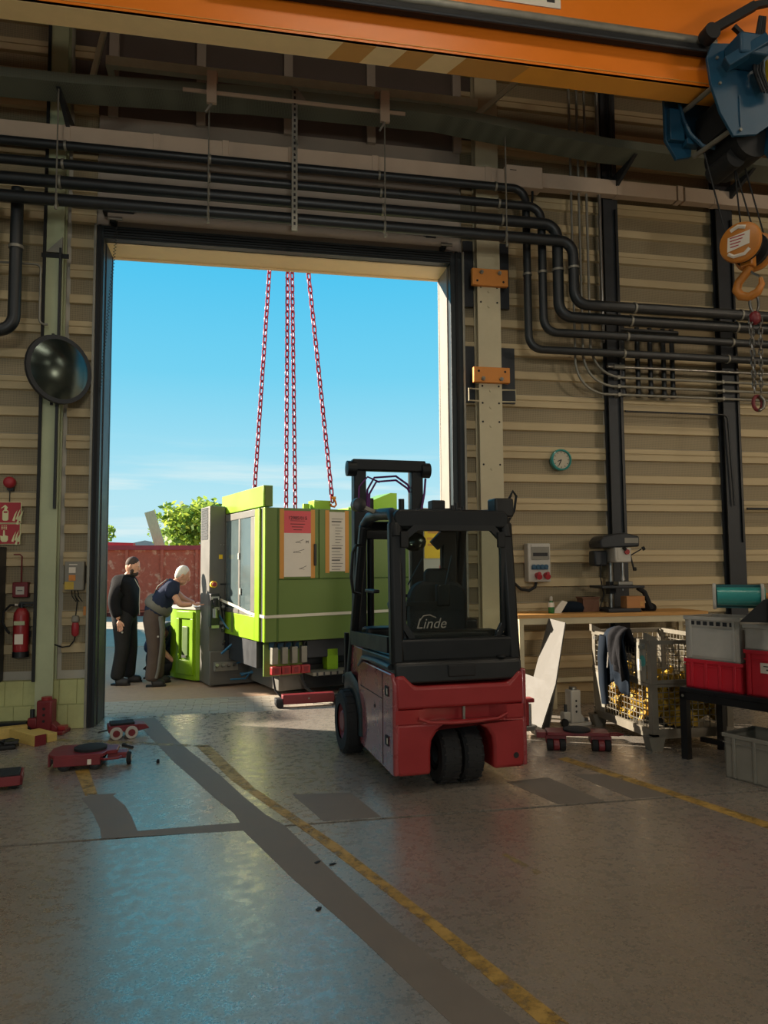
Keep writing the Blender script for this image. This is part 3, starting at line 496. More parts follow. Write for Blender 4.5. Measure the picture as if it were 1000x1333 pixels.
# ---------------------------------------------------------------- things on the right wall
ck = thing('wall_clock', 'round wall clock with a teal rim above the socket box', 'clock', (5.23, -.05, 2.89)); B().lathe([(.1, .01), (.128, .01), (.128, -.05), (.11, -.06), (.105, -.045), (.1, .01)], 28, ax='y', cap=False).obj('rim', 'teal', ck, smooth=50); B().lathe([(.001, -.04), (.11, -.04), (.11, -.03)], 28, ax='y').obj('dial', 'clock_face', ck)
B().bar((0, -.045, 0), (-.05, -.045, -.02), .004, .01).obj('hour_hand', 'ink', ck); B().bar((0, -.045, 0), (-.035, -.045, -.07), .004, .008).obj('minute_hand', 'ink', ck)
for k in range(12): B().box(-.003, .003, -.042, -.04, .08, .098, rot=(0, R(30 * k), 0), piv=(0, 0, 0)).obj('hour_mark', 'ink', ck)
sb = thing('socket_box', 'grey distribution box with red and blue sockets on the cladding', 'socket box', (4.89, -.05, 1.44)); B().box(-.14, .14, -.12, .01, 0, .45).obj('housing', 'bin_grey', sb, bevel=.012)
B().box(-.1, .12, -.13, -.12, .26, .41).obj('breaker_window', 'grey_box', sb); B().box(-.08, .1, -.132, -.13, .3, .34).obj('breaker_row', 'ink', sb); B().box(-.1, .12, -.128, -.12, .41, .44).obj('hinge_strip', 'white_paint', sb)
for k in range(4): B().cyl((-.075 + .05 * k, -.15, .18), (-.075 + .05 * k, -.12, .18), .024, n=12).box(-.1 + .05 * k, -.05 + .05 * k, -.135, -.12, .145, .18).obj('blue_socket', 'socket_blue', sb)
for x in (-.03, .075): B().cyl((x, -.19, .06), (x, -.12, .08), .034, n=12).obj('red_socket', 'socket_red', sb); B().cyl((x, -.195, .1), (x, -.17, .1), .02, n=10).obj('socket_lid', 'socket_red', sb)
B().tube([(-.02, -.06, .0), (-.04, -.07, -.06), (-.12, -.08, -.1), (-.22, -.08, -.08), (-.31, -.08, .0), (-.34, -.07, .15), (-.35, -.06, .5)], .018, 8).obj('cable', 'black_rubber', sb)
# ================================================================= OUTSIDE
gr = struct(B().box(-60, 60, OUT, 120, -.3, -.03).obj('ground_yard', 'asphalt'))
struct(B().box(-60, 60, 8.2, 120, -.03, -.022).obj('ground_far', 'yard_ground'))
pv = struct(B().box(-3, 8, OUT, 1.5, -.06, -.02).obj('pavement', 'floor_coat'))
pvm = B().box(.003, .2, .003, .097, -.04, 0).mesh('paver', 'paver', 0)
for r in range(11):
    for i in range(30): 
        x = -1.2 + .203 * i + (.1 if r % 2 else 0)
        if x < 4.4: link('paver', pvm, pv, (x, OUT + .012 + .1 * r, -.004 - rnd.random() * .005 - .001 * r))
# roll-off container
co = thing('rolloff_container', 'long rusty red steel container standing across the yard', 'container', (0, 18, -.03))
b = B(); b.box(-7, 7.0, 0, .06, .2, 2.3).box(-7, 7.0, 2.3, 2.36, .2, 2.3).box(-7, -6.94, 0, 2.36, .2, 2.3).box(6.94, 7, 0, 2.36, .2, 2.3).box(-7, 7, 0, 2.36, .14, .22); b.obj('shell', 'container_rust', co)
for x in [-6.9 + 1.15 * k for k in range(13)]: B().box(x - .05, x + .05, -.09, 0, .2, 2.25).obj('rib', 'container_rust', co)
B().box(-7.05, 7.05, -.1, .1, 2.25, 2.4).obj('top_rail', 'container_red', co); B().box(-7, 7, .2, .5, 0, .16).box(-7, 7, 1.9, 2.2, 0, .16).obj('skid', 'dark_red', co)
for x in (-2.75, .6): B().prism([(x - .7, 2.4), (x + .8, 2.4), (x + .8, 2.52), (x + .2, 2.52)] if x > 0 else [(x - .7, 2.4), (x + .6, 2.4), (x + .6, 2.5), (x - .7, 2.54)], 'y', .3, .9).obj('load_edge', 'red_bin', co)
bd = tag(B().box(-.17, .17, -.06, .06, 0, 1.75).obj('old_plank', 'old_board', loc=(-1.35, 17.75, 2.1), rot=(0, R(-17), 0)), 'weathered wide board sticking up out of the red container', 'board')
bd.location = (-1.15, 18.6, 1.9); bd.scale = (1, 1, 1)
sh = thing('far_shed', 'pale shed roof showing above the red container', 'shed', (-4.6, 42, 0)); B().box(-3, 3, 0, 5, 0, 2.7).obj('wall', 'render_wall', sh); B().prism([(-3.3, 2.65), (3.3, 2.65), (0, 3.35)], 'y', -.3, 5.3).obj('roof', 'roof_grey', sh)
# trees
def tree(loc, h, rad, lab, seed, n=900):
    r = random.Random(seed); t = thing('tree', lab, 'tree', loc, 0, 'trees behind the red container')
    B().cyl((0, 0, 0), (0, 0, h * .6), .16, .08, 8).obj('trunk', 'bark', t); cl = []
    for k in range(14):
        a = r.uniform(0, 6.28); q = rad * math.sqrt(r.random()) * .8; cl.append((Vector((q * math.cos(a), q * math.sin(a), h * r.uniform(.55, .95))), rad * r.uniform(.28, .5)))
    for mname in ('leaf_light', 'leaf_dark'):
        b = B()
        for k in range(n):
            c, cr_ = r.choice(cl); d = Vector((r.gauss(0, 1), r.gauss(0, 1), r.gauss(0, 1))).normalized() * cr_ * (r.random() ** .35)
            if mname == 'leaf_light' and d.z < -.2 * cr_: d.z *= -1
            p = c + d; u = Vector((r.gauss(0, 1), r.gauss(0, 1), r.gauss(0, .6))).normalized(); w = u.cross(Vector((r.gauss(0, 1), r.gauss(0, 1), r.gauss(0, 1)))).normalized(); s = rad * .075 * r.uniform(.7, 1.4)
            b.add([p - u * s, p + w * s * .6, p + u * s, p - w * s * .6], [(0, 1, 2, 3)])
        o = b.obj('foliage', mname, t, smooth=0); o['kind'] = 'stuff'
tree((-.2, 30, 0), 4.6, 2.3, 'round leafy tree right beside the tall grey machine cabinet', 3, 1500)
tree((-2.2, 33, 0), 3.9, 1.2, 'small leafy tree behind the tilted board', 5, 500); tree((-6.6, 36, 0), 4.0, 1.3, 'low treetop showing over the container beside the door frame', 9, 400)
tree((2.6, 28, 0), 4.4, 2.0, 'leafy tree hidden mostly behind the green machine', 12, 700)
# the neighbouring building whose shadow falls on the yard
nb = thing('neighbouring_building', 'rendered neighbouring building beyond the left door post', 'building', (-10.95, 6.5, 0), 14)
B().box(-14, 0, 0, 13, 0, 5.9).obj('wall', 'render_wall', nb, smooth=0); B().box(-14.1, 0, 0, 13.1, 5.9, 6).obj('roof', 'roof_grey', nb, smooth=0)
for k in range(5):
    f_ = B().box(-2.5 - 2.4 * k, -1.2 - 2.4 * k, -.04, 0, 1.2, 2.6).obj('window', 'white_paint', nb); B().box(-2.42 - 2.4 * k, -1.28 - 2.4 * k, -.05, -.04, 1.28, 2.52).obj('pane', 'door_pane', f_)

# ================================================================= THE GREEN MACHINE
mc = thing('moulding_machine', 'big lime green moulding machine slung on red chains in the doorway', 'machine', (1.775, 1.0, -.085), 18); mc.scale = (1.043,) * 3
def mp_(name, mt, x0, x1, y0, y1, z0, z1, bev=.006, par=None): return B().box(x0, x1, y0, y1, z0 + .03, z1 + .03).obj(name, mt, par or mc, bevel=bev)
mp_('guard_body', 'lime_shaded', .02, 2.2, .03, 1.66, .76, 2.3)
mp_('corner_post', 'lime_shaded', 0, .15, 0, .08, .73, 2.33)
mp_('corner_strip', 'lime', -.008, .006, .0, .07, .73, 2.33, .002)
d1 = mp_('panel_door', 'lime_shaded', .165, .69, .0, .04, 1.475, 2.33); d2 = mp_('panel_door', 'lime_shaded', .70, 1.25, .0, .04, 1.475, 2.33); mp_('panel_door', 'lime_shaded', 1.26, 1.72, .0, .04, 1.475, 2.33); mp_('panel_door', 'lime_shaded', 1.73, 2.2, .0, .04, 1.475, 2.33)
mp_('lower_panel', 'lime_shaded', .165, 2.2, .0, .04, .73, 1.465); mp_('top_cover', 'lime_shaded', .0, 2.2, .02, 1.66, 2.31, 2.335, .003)
hd_ = B().prism(rrect(.625, .655, 1.66, 1.93, .012), 'y', -.02, .0).obj('handle', 'black_plastic', d1)
def sheet(par, x0, x1, z0, z1, header=None):
    z0 += .03; z1 += .03
    for a, c in ((x0 - .055, x0), (x1, x1 + .055)): B().box(a, c, -.003, 0, z0 - .02, z1 + .02).obj('tape', 'tape_brown', par)
    B().box(x0, x1, -.005, -.002, z0, z1).obj('paper_sheet', 'paper', par)
    if header:
        B().box(x0, x1, -.006, -.005, z0 + (z1 - z0) * .66, z1).obj('paper_header', 'sheet_red', par)
        text(header, .058, ((x0 + x1) / 2, -.008, z1 - .09), FX, 'ink', par); B().box(x0 + .08, x1 - .08, -.0075, -.006, z1 - .125, z1 - .12).obj('underline', 'ink', par)
        for k in range(3): B().box(x0 + .08 + .02 * k, x1 - .08 - .02 * k, -.0075, -.006, z1 - .165 - .035 * k, z1 - .158 - .035 * k).obj('print_line', 'ink', par)
        for xx, zz, w in ((.15, .42, .1), (.12, .3, .14), (.2, .1, .09)): B().bar((x0 + xx, -.006, z0 + zz - .01), (x0 + xx + w, -.006, z0 + zz + .03), .002, .005).bar((x0 + xx, -.006, z0 + zz), (x0 + xx + w * .7, -.006, z0 + zz - .012), .002, .004).obj('sketch_line', 'ink', par)
        text('M', .05, (x1 - .05, -.008, z0 + .42), FX, 'ink', par)
    else:
        for k in range(18): B().box(x0 + .03 + (.05 if 2 < k < 9 else 0), x1 - .03 - .02 * (k % 3), -.0065, -.005, z1 - .09 - .037 * k, z1 - .085 - .037 * k + (.008 if k in (1, 10, 14) else 0)).obj('print_line', 'ink', par)
sheet(d1, .235, .585, 1.5, 2.3, '12985/015'); sheet(d2, .835, 1.05, 1.56, 2.3)
B().box(.165, 2.2, -.004, .0, 1.468 + .03, 1.474 + .03).obj('seam', 'green_dark', mc)
B().box(.152, .162, .0, .05, .73 + .03, 2.33 + .03).obj('seam', 'green_dark', mc)
# left side: hood and sliding safety door
mp_('hood', 'lime', -.02, .1, .02, 1.72, 2.345, 2.6); mp_('hood_end', 'lime_shaded', .0, .09, .012, .02, 2.35, 2.59, .002)  # hood end: same lime paint, its shade put into the colour
dr = mp_('safety_door', 'lime', -.03, .02, .14, .3, .73, 2.33); mp_('door_stile', 'lime', -.03, .02, 1.62, 1.7, 1.0, 2.33, par=None); mp_('door_skirt', 'lime', -.03, .02, .3, 1.66, .73, 1.02)
mp_('door_gap', 'matte_black', -.004, .02, .07, .14, .73, 2.33, 0)
mp_('window_border', 'machine_grey', -.028, .01, .3, 1.66, 2.24, 2.33); mp_('window_border', 'machine_grey', -.028, .01, .3, .46, 1.02, 2.24); mp_('window_border', 'machine_grey', -.028, .01, .88, .95, 1.02, 2.24); mp_('window_border', 'machine_grey', -.028, .01, 1.5, 1.66, 1.02, 2.24); mp_('window_border', 'machine_grey', -.028, .01, .3, 1.66, 1.02, 1.08)
for y0, y1 in ((.46, .88), (.95, 1.5)): mp_('window_pane', 'door_pane', -.02, -.012, y0, y1, 1.08, 2.24, 0)
for y, z in ((.91, 1.75), (.84, 1.3)): B().box(-.04, -.028, y - .02, y + .02, z, z + .08).obj('white_clip', 'white_paint', mc)
B().box(-.045, -.03, 1.12, 1.18, .8, 1.05).obj('skirt_rib', 'lime_shaded', mc)
# electric cabinet and the base
cbn = mp_('cabinet', 'machine_grey', -.25, -.03, 1.5, 1.95, .05, 2.45, .01)
for k in range(22): B().box(-.256, -.25, 1.58, 1.9, 2.0 + k * .02 + .03, 2.011 + k * .02 + .03).obj('louver', 'dark_steel', cbn)
B().box(-.12, -.07, 1.492, 1.5, 1.76, 1.82).obj('warning_label', 'yellow_sign', cbn); B().box(-.1, -.09, 1.492, 1.5, 1.95, 1.96).box(-.06, -.05, 1.492, 1.5, 1.95, 1.96).obj('screw', 'steel', cbn)
B().cyl((-.2, 1.5, 1.42), (-.2, 1.44, 1.42), .045, n=14).obj('stop_collar', 'yellow_sign', cbn); B().cyl((-.2, 1.44, 1.42), (-.2, 1.41, 1.42), .03, n=14).obj('stop_button', 'red_paint', cbn)
ps = mp_('air_unit', 'black_plastic', -.26, -.14, 1.38, 1.5, .82, 1.27, .01)
B().cyl((-.2, 1.38, .98), (-.2, 1.38, 1.1), .04, n=12).obj('filter_bowl', 'steel', ps); B().cyl((-.2, 1.37, 1.14), (-.2, 1.37, 1.24), .035, n=12).obj('regulator_knob', 'matte_black', ps); B().box(-.22, -.15, 1.35, 1.38, 1.08, 1.12).obj('brass_fitting', 'zinc', ps)
B().box(-.25, -.15, 1.36, 1.39, 1.22, 1.26).box(-.25, -.15, 1.36, 1.39, .84, .88).obj('bracket', 'steel', ps)
mp_('base_front', 'machine_grey', -.25, .62, 1.44, 1.52, .05, .5, .01); mp_('frame_rail', 'dark_steel', -.03, 1.6, 1.52, 1.66, .1, .74, 0); mp_('lower_tank', 'dark_steel', .0, 2.1, 1.55, 2.4, .08, .7, 0)
mp_('bed', 'machine_grey', .28, 1.75, .28, 1.5, .1, .38, .01); mp_('bed_slot', 'matte_black', .6, 1.75, .22, .3, .12, .4, 0)
mp_('lower_guard', 'lime_shaded', .06, .56, .2, .24, .3, .74); mp_('dark_web', 'dark_steel', .0, 1.75, .3, 1.4, .4, .74, 0); mp_('right_beam', 'dark_steel', .58, 1.75, .1, .3, .5, .74, .01)
mp_('grating', 'zinc', .6, 1.3, -.05, .3, .3, .34, 0); mp_('green_box', 'lime', .85, 1.0, .1, .25, .34, .6)
for k in range(7): B().box(.64 + .09 * k, .66 + .09 * k, -.055, -.05, .32, .37).obj('grating_bar', 'dark_steel', mc)
# valves
for k in range(4):
    x = .1 + .125 * k
    v_ = mp_('valve', 'zinc', x, x + .075, .02, .1, .46, .66, .006); mp_('valve_lever', 'red_paint', x - .018, x + .1, -.02, .06, .34, .44, .01); mp_('lever_slot', 'dark_red', x + .015, x + .065, -.023, -.02, .36, .42, 0)
    B().tube([(x + .04, .06, .69), (x + .05, .05, .74), (x + .1, .07, .755), (.5 + .02 * k, .1, .75), (.57, .12, .79)], .014, 7).obj('hose', 'black_rubber', mc)
    mp_('connector', 'socket_blue', .12 + .1 * k, .2 + .1 * k, .16, .22, .62, .72, .006)
B().tube([(.1, .0, .36), (.12, -.03, .2), (.22, -.06, .08), (.32, -.04, .06)], .013, 7).obj('hose', 'black_rubber', mc); B().tube([(.45, .0, .36), (.5, -.04, .2), (.62, -.08, .12), (.75, -.05, .08)], .016, 7).obj('hose', 'black_rubber', mc)
# hoses and fittings at the left end
B().tube([(-.14, 1.5, 1.05), (-.05, 1.35, .85), (.1, 1.2, .72), (.25, 1.1, .72), (.36, 1.1, .6), (.38, 1.15, .4), (.28, 1.25, .24), (.15, 1.38, .22)], .012, 7).obj('blue_hose', 'hose_blue', mc)
B().tube([(-.1, 1.4, .5), (.0, 1.3, .62), (.14, 1.25, .68), (.3, 1.22, .62), (.36, 1.2, .42), (.3, 1.25, .26), (.16, 1.36, .2)], .016, 8).obj('blue_hose', 'hose_blue', mc, smooth=60)
fb = mp_('valve_block', 'zinc', -.2, .12, 1.36, 1.45, .24, .36, .006)
for k in range(4): B().cyl((-.18 + .08 * k, 1.36, .34), (-.18 + .08 * k, 1.32, .36), .022, n=8).obj('fitting', 'steel', fb)
B().tube([(.08, 1.36, .36), (.22, 1.3, .4), (.3, 1.3, .28), (.2, 1.3, .16), (0, 1.33, .16)], .011, 7).obj('blue_hose', 'hose_blue', mc)
rr_ = random.Random(4)
for k in range(10):
    x, z = rr_.uniform(-.1, .1), rr_.uniform(.55, 1.1); B().cyl((x, 1.52, z), (x + rr_.uniform(-.02, .04), 1.46, z + .05), rr_.uniform(.015, .03), n=8).obj('fitting', rr_.choice(['steel', 'zinc', 'black_plastic']), mc)
for k in range(4): B().tube([(-.12 + .05 * k, 1.68, 1.3 - .1 * k), (-.1 + .06 * k, 1.5, 1.25 - .15 * k), (-.05 + .05 * k, 1.5, .9 - .06 * k), (.05 + .04 * k, 1.45, .6)], .01, 6).obj('hose', 'black_rubber', mc)
B().cyl((.03, 1.5, 1.1), (.03, 1.5, 1.42), .012, n=8).bar((-.1, 1.5, 1.42), (.06, 1.5, 1.42), .02, .02).obj('grab_post', 'black_steel', mc)
# end cover where the men lean
ec = B().prism([(-.25, 1.96), (-.3, 1.97), (-.47, 2.42), (-.5, 2.6), (-.44, 2.75), (.1, 2.75), (.1, 1.96)], 'z', .08, 1.06).obj('end_cover', 'lime', mc, bevel=.01)
B().prism([(-.25, 1.95), (-.31, 1.96), (-.485, 2.42), (-.515, 2.61), (-.45, 2.77), (.12, 2.77), (.12, 1.95)], 'z', 1.06, 1.1).obj('cover_top', 'white_paint', mc)
rr0 = (0, 0, math.atan2(.17, .45)); pc = (-.385, 2.195, .6)
for y0, y1, z0, z1 in ((-.2, .2, .88, .98), (-.2, -.13, .1, .88), (.13, .2, .1, .88), (-.13, .13, .1, .3)): B().box(pc[0] - .022, pc[0] + .01, pc[1] + y0, pc[1] + y1, z0 + .05, z1 + .05, rot=rr0, piv=pc).obj('raised_panel', 'lime', ec, bevel=.006)
B().box(pc[0] - .014, pc[0] + .01, pc[1] - .07, pc[1] + .07, .38, .82, rot=rr0, piv=pc).obj('grip_recess', 'green_dark', ec, bevel=.01); B().box(pc[0] - .03, pc[0] - .01, pc[1] - .05, pc[1] + .05, .38, .42, rot=rr0, piv=pc).obj('latch', 'steel', ec)
# strap
def strap(pts, h=.035):
    b = B()
    for p, q in zip(pts, pts[1:]): b.bar(p, q, .004, h)
    b.obj('strap', 'strap_white', mc)
strap([(-.14, 1.49, 1.23), (-.035, 1.0, 1.14), (-.036, .45, 1.08), (-.012, -.008, 1.06), (.5, -.008, 1.065), (2.2, -.008, 1.08)])
# right-hand end
mp_('right_hood', 'lime', 1.3, 2.2, .4, 1.3, 2.33, 2.4); B().prism([(1.4, 2.42), (2.1, 2.42), (2.1, 2.66), (2.0, 2.66)], 'y', .5, .9).obj('hopper_hood', 'lime', mc)
mp_('lifting_bracket', 'lime', .62, .7, .3, .36, 2.33, 2.42); mp_('lifting_bracket', 'lime', .72, .95, .2, .4, 2.33, 2.46)
wc = mp_('white_cabinet', 'white_paint', 2.22, 2.65, .05, .8, .3, 2.4, .01)
sgn = mp_('yellow_notice', 'yellow_sign', 2.26, 2.6, .042, .05, 1.72, 2.2, 0)
for k in range(4): B().box(2.3 + .01 * (k % 2), 2.56 - .03 * (k % 3), .039, .042, 2.17 - .085 * k, 2.2 - .085 * k).obj('print_line', 'tape_brown', sgn)
mp_('red_flash', 'sheet_red', 2.5, 2.62, .042, .05, 1.2, 1.62, 0)
# skates under the machine
def skate_bar(loc, rz, lab, L=.6):
    t = thing('machine_skate', lab, 'skate', loc, rz, 'red transport skates'); B().box(-L / 2, L / 2, -.06, .06, .04, .15).obj('body', 'dark_red', t, bevel=.01)
    for s in (-1, 1):
        for y in (-.04, .04): B().cyl((s * (L / 2 + .035), y - .03, .045), (s * (L / 2 + .035), y + .03, .045), .045, n=14).obj('roller', 'black_rubber', t)
        B().box(s * (L / 2 + .04) - .04, s * (L / 2 + .04) + .04, -.07, .07, .06, .11).obj('fork', 'dark_steel', t, bevel=.005)
    B().cyl((0, -.062, .1), (0, -.06, .1), .012, n=8).obj('bolt', 'zinc', t)
skate_bar((2.27, .62, -.01), 6, 'dark red skate under the machine at the threshold', .62)
# slings
lk = B(); lk.tube([(.027 * math.cos(a), 0, .027 * math.sin(a) + (.03 if math.sin(a) > 0 else -.03)) for a in [math.pi * k / 6 for k in range(12)]], .0105, 6, closed=True)
LKM = lk.mesh('chain_link', 'chain_red', 60)
def chain(p0, p1, lab, mesh=LKM, pitch=.092, name='lifting_chain', group='red lifting chains', mt=None):
    a, b_ = Vector(p0), Vector(p1); t = thing(name, lab, 'chain', p0, 0, group); d = b_ - a; n = max(2, int(d.length / pitch)); q = d.to_track_quat('Z', 'X')
    for k in range(n + 1): link('chain_link', mesh, t, d * k / n, (q @ Euler((0, 0, R(45 + 90 * k))).to_quaternion()).to_euler())
    return t
for (xa, za, xb, yb, lab) in ((1.658, 2.71, 1.845, 2.03, 'leftmost of four red lifting chains'), (2.085, 2.46, 2.096, 1.92, 'second red lifting chain from the left, at the middle pair'), (2.21, 2.46, 2.16, 1.92, 'third red lifting chain from the left, at the middle pair'), (2.67, 2.54, 2.335, 1.5, 'rightmost of four red lifting chains, with an orange hook')):
    k = (7.4 - za) / (5.77 - za); chain((xa, yb, za), (xa + (xb - xa) * k, yb, 7.4), lab)
hk = thing('sling_hook', 'small orange hook at the foot of the rightmost chain', 'hook', (2.68, 1.5, 2.43)); B().tube([(0, 0, .12), (.03, 0, .08), (.045, 0, .03), (.02, 0, 0), (-.02, 0, .01), (-.03, 0, .04)], .014, 8).obj('hook', 'orange', hk, smooth=60); B().cyl((-.02, 0, .12), (.04, 0, .12), .02, n=10).obj('pin', 'orange_light', hk)
# ================================================================= PEOPLE
def skin_vf(P, edges, rad, sub=2, root=0):
    me = bpy.data.meshes.new('tmp'); me.from_pydata([tuple(p) for p in P], edges, []); o = bpy.data.objects.new('tmp', me); COL.objects.link(o)
    m = o.modifiers.new('s', 'SKIN'); m.use_smooth_shade = True
    for i, r in enumerate(rad):
        sv = me.skin_vertices[0].data[i]; sv.radius = (r, r) if not isinstance(r, tuple) else r; sv.use_root = (i == root)
    u = o.modifiers.new('u', 'SUBSURF'); u.levels = sub; u.render_levels = sub
    dg = bpy.context.evaluated_depsgraph_get(); ev = o.evaluated_get(dg); em = ev.to_mesh()
    v = [tuple(x.co) for x in em.vertices]; f = [tuple(p.vertices) for p in em.polygons]; ev.to_mesh_clear(); bpy.data.objects.remove(o); bpy.data.meshes.remove(me)
    return v, f
def lerp(a, b, t): return Vector(a) + (Vector(b) - Vector(a)) * t
def person(label, loc, rz, J, up, low, shoe, hair, cover, beard=False, sleeve='long', bib=None):
    """J: joints (facing +x). up/low: materials of top and trousers"""
    t = thing('person', label, 'person', loc, rz); t.scale = (1.035,) * 3; j = {k: Vector(v) for k, v in J.items()}
    P = [j['pel'], j['wst'], j['chs'], j['nck'], j['hed']]; E = [(0, 1), (1, 2), (2, 3), (3, 4)]; rad = [(.14, .11), (.13, .1), (.15, .11), .06, .06]
    for s in 'lr':
        k = len(P); P += [j['sho' + s], j['elb' + s], j['wri' + s], j['hip' + s], j['kne' + s], j['ank' + s], lerp(j['ank' + s], j['toe' + s], .3)]
        E += [(2, k), (k, k + 1), (k + 1, k + 2), (0, k + 3), (k + 3, k + 4), (k + 4, k + 5), (k + 5, k + 6)]; rad += [.055, .045, .03, .09, .06, .036, .02]
    b = B(); b.add(*skin_vf(P, E, rad))
    # head with face
    hd = j['fac']; c = j['hed'] + Vector((0, 0, .0)); ax = Vector(hd).normalized(); up_ = j['top'].normalized(); sd = up_.cross(ax).normalized(); up_ = ax.cross(sd)
    mt = Matrix((ax, sd, up_)).transposed(); eu = mt.to_euler()
    L = lambda x, y, z: c + mt @ Vector((x, y, z))
    b.ell(L(0, 0, .07), (.098, .076, .12), 18, 12, rot=eu); b.ell(L(.03, 0, .0), (.07, .06, .07), 14, 8, rot=eu)
    b.ell(L(.1, 0, .055), (.022, .014, .028), 8, 6, rot=eu)
    for s in (-1, 1): b.ell(L(-.005, s * .077, .06), (.02, .01, .033), 8, 6, rot=eu); b.ell(L(.085, s * .03, .085), (.012, .016, .01), 8, 6, rot=eu)
    b.ell(L(.09, 0, .012), (.014, .025, .008), 8, 6, rot=eu)
    # hands: palm, four fingers of different length and a thumb leaving its side
    for s in 'lr':
        w = j['wri' + s]; d = j['hnd' + s].normalized(); side = Vector(j['thu' + s]).normalized(); nrm = d.cross(side).normalized(); pm = w + d * .055
        b.ell(pm, (.05, .038, .018), 10, 6, rot=Matrix((d, side, nrm)).transposed().to_euler())
        for q, (o_, ln) in enumerate(((.03, .07), (.011, .08), (-.009, .076), (-.028, .06))):
            a0 = w + d * .09 + side * o_; a1 = a0 + d * ln * .55; a2 = a1 + (d * .75 + nrm * j['crl'].x).normalized() * ln * .5; b.tube([a0 - d * .02, a0, a1, a2], [.009, .009, .0085, .006], 6)
        b.tube([w + d * .035 + side * .028, w + d * .065 + side * .05, w + d * .1 + side * .055], [.011, .0105, .007], 6)
    b.obj('body', 'skin', t, smooth=80)
    # hair, beard
    hb = B()
    if hair == 'hair_white': hb.ell(L(-.022, 0, .095), (.095, .083, .11), 18, 12, rot=eu); hb.ell(L(-.055, 0, .05), (.05, .074, .07), 14, 8, rot=eu)
    else: hb.ell(L(-.012, 0, .1), (.096, .077, .1), 18, 12, rot=eu)
    hb.obj('hair', hair, t, smooth=80)
    for s in (-1, 1): B().ell(L(.089, s * .03, .085), (.01, .008, .006), 8, 6, rot=eu).obj('eye', 'ink', t)
    if beard: B().ell(L(.05, 0, -.03), (.055, .056, .045), 14, 8, rot=eu).ell(L(.082, 0, -.02), (.03, .04, .035), 12, 8, rot=eu).ell(L(.03, .055, .0), (.03, .018, .045), 8, 6, rot=eu).ell(L(.03, -.055, .0), (.03, .018, .045), 8, 6, rot=eu).obj('beard', 'hair_dark', t, smooth=80)
    # top
    se = 1.0 if sleeve == 'long' else .52
    P = [lerp(j['pel'], j['wst'], -.75 if sleeve == 'long' else -.1), j['wst'], j['chs'], j['nck']]; E = [(0, 1), (1, 2), (2, 3)]; rad = [(.235, .19), (.215, .18), (.245, .185), (.1, .1)]
    for s in 'lr':
        k = len(P)
        if sleeve == 'long': P += [j['sho' + s], j['elb' + s], lerp(j['elb' + s], j['wri' + s], .9)]; E += [(2, k), (k, k + 1), (k + 1, k + 2)]; rad += [.115, .09, .068]
        else: P += [j['sho' + s], lerp(j['sho' + s], j['elb' + s], .55)]; E += [(2, k), (k, k + 1)]; rad += [.115, .1]
    b = B(); b.add(*skin_vf(P, E, rad)); b.obj('jacket' if sleeve == 'long' else 'shirt', up, t, smooth=80)
    # trousers
    P = [lerp(j['pel'], j['wst'], 1.3), j['pel']]; E = [(0, 1)]; rad = [(.2, .165), (.215, .185)]
    for s in 'lr':
        k = len(P); P += [j['hip' + s], lerp(j['hip' + s], j['kne' + s], .5), j['kne' + s], lerp(j['kne' + s], j['ank' + s], .55), lerp(j['kne' + s], j['ank' + s], 1.08)]; E += [(1, k), (k, k + 1), (k + 1, k + 2), (k + 2, k + 3), (k + 3, k + 4)]; rad += [.15, .122, .105, .098, .1]
    b = B(); b.add(*skin_vf(P, E, rad, root=1)); b.obj('trousers', low, t, smooth=80)
    for s in 'lr':
        a, q = j['ank' + s], j['toe' + s]; d = Vector((q - a).to_tuple()); d.z = 0; d.normalize(); h = Vector((a.x, a.y, .0))
        b = B(); b.add(*skin_vf([a + Vector((0, 0, .03)), h - d * .05 + Vector((0, 0, .045)), h + d * .09 + Vector((0, 0, .045)), h + d * .19 + Vector((0, 0, .038))], [(0, 1), (1, 2), (2, 3)], [.068, .066, .066, .058], root=1)); sh_ = b.obj('shoe', shoe, t, smooth=80)
        B().prism([(-.07, -.035), (.15, -.04), (.19, -.02), (.19, .02), (.15, .04), (-.07, .035)], 'z', 0, .025).obj('sole', 'matte_black', sh_, loc=h, rot=(0, 0, math.atan2(d.y, d.x)))
    return t, j, L
base = dict(pel=(0, 0, .96), wst=(0, 0, 1.1), chs=(.02, 0, 1.34), nck=(.05, 0, 1.5), hed=(.085, 0, 1.57), fac=(.95, 0, -.3), top=(.15, 0, 1), crl=(.9, 0, 0),
    shol=(-.01, .19, 1.42), elbl=(-.05, .25, 1.13), wril=(.03, .25, .9), shor=(-.01, -.19, 1.42), elbr=(-.06, -.25, 1.13), wrir=(.02, -.26, .9), hndl=(.15, 0, -1), hndr=(.2, 0, -1), thul=(1, 0, .15), thur=(1, 0, .2),
    hipl=(0, .1, .92), knel=(.05, .13, .5), ankl=(.02, .14, .09), toel=(.2, .16, .04), hipr=(0, -.1, .92), kner=(.03, -.12, .5), ankr=(-.04, -.13, .09), toer=(.14, -.15, .04))
p1_, j1, L1 = person('bearded man in a black jacket and dark trousers watching the others', (-.175, 3.02, -.03), -12, base, 'jacket_black', 'trouser_black', 'shoe', 'hair_dark', None, beard=True)
B().tube([(.135, .0, 1.46), (.215, -.005, 1.32), (.21, -.005, 1.1), (.215, 0, .95)], .005, 5).obj('zip', 'strap_white', p1_); B().cyl((.06, -.235, .73), (.06, -.225, .73), .014, n=8).obj('pocket_stud', 'white_paint', p1_)
B().tube([(.0, -.235, .92), (.02, -.238, .8), (.05, -.24, .75)], .005, 5).obj('pocket_seam', 'overall_grey', p1_); B().tube(arc((.045, 0), .085, 0, 360, 16, 'xy', 1.5), .022, 6).obj('collar', 'jacket_black', p1_)
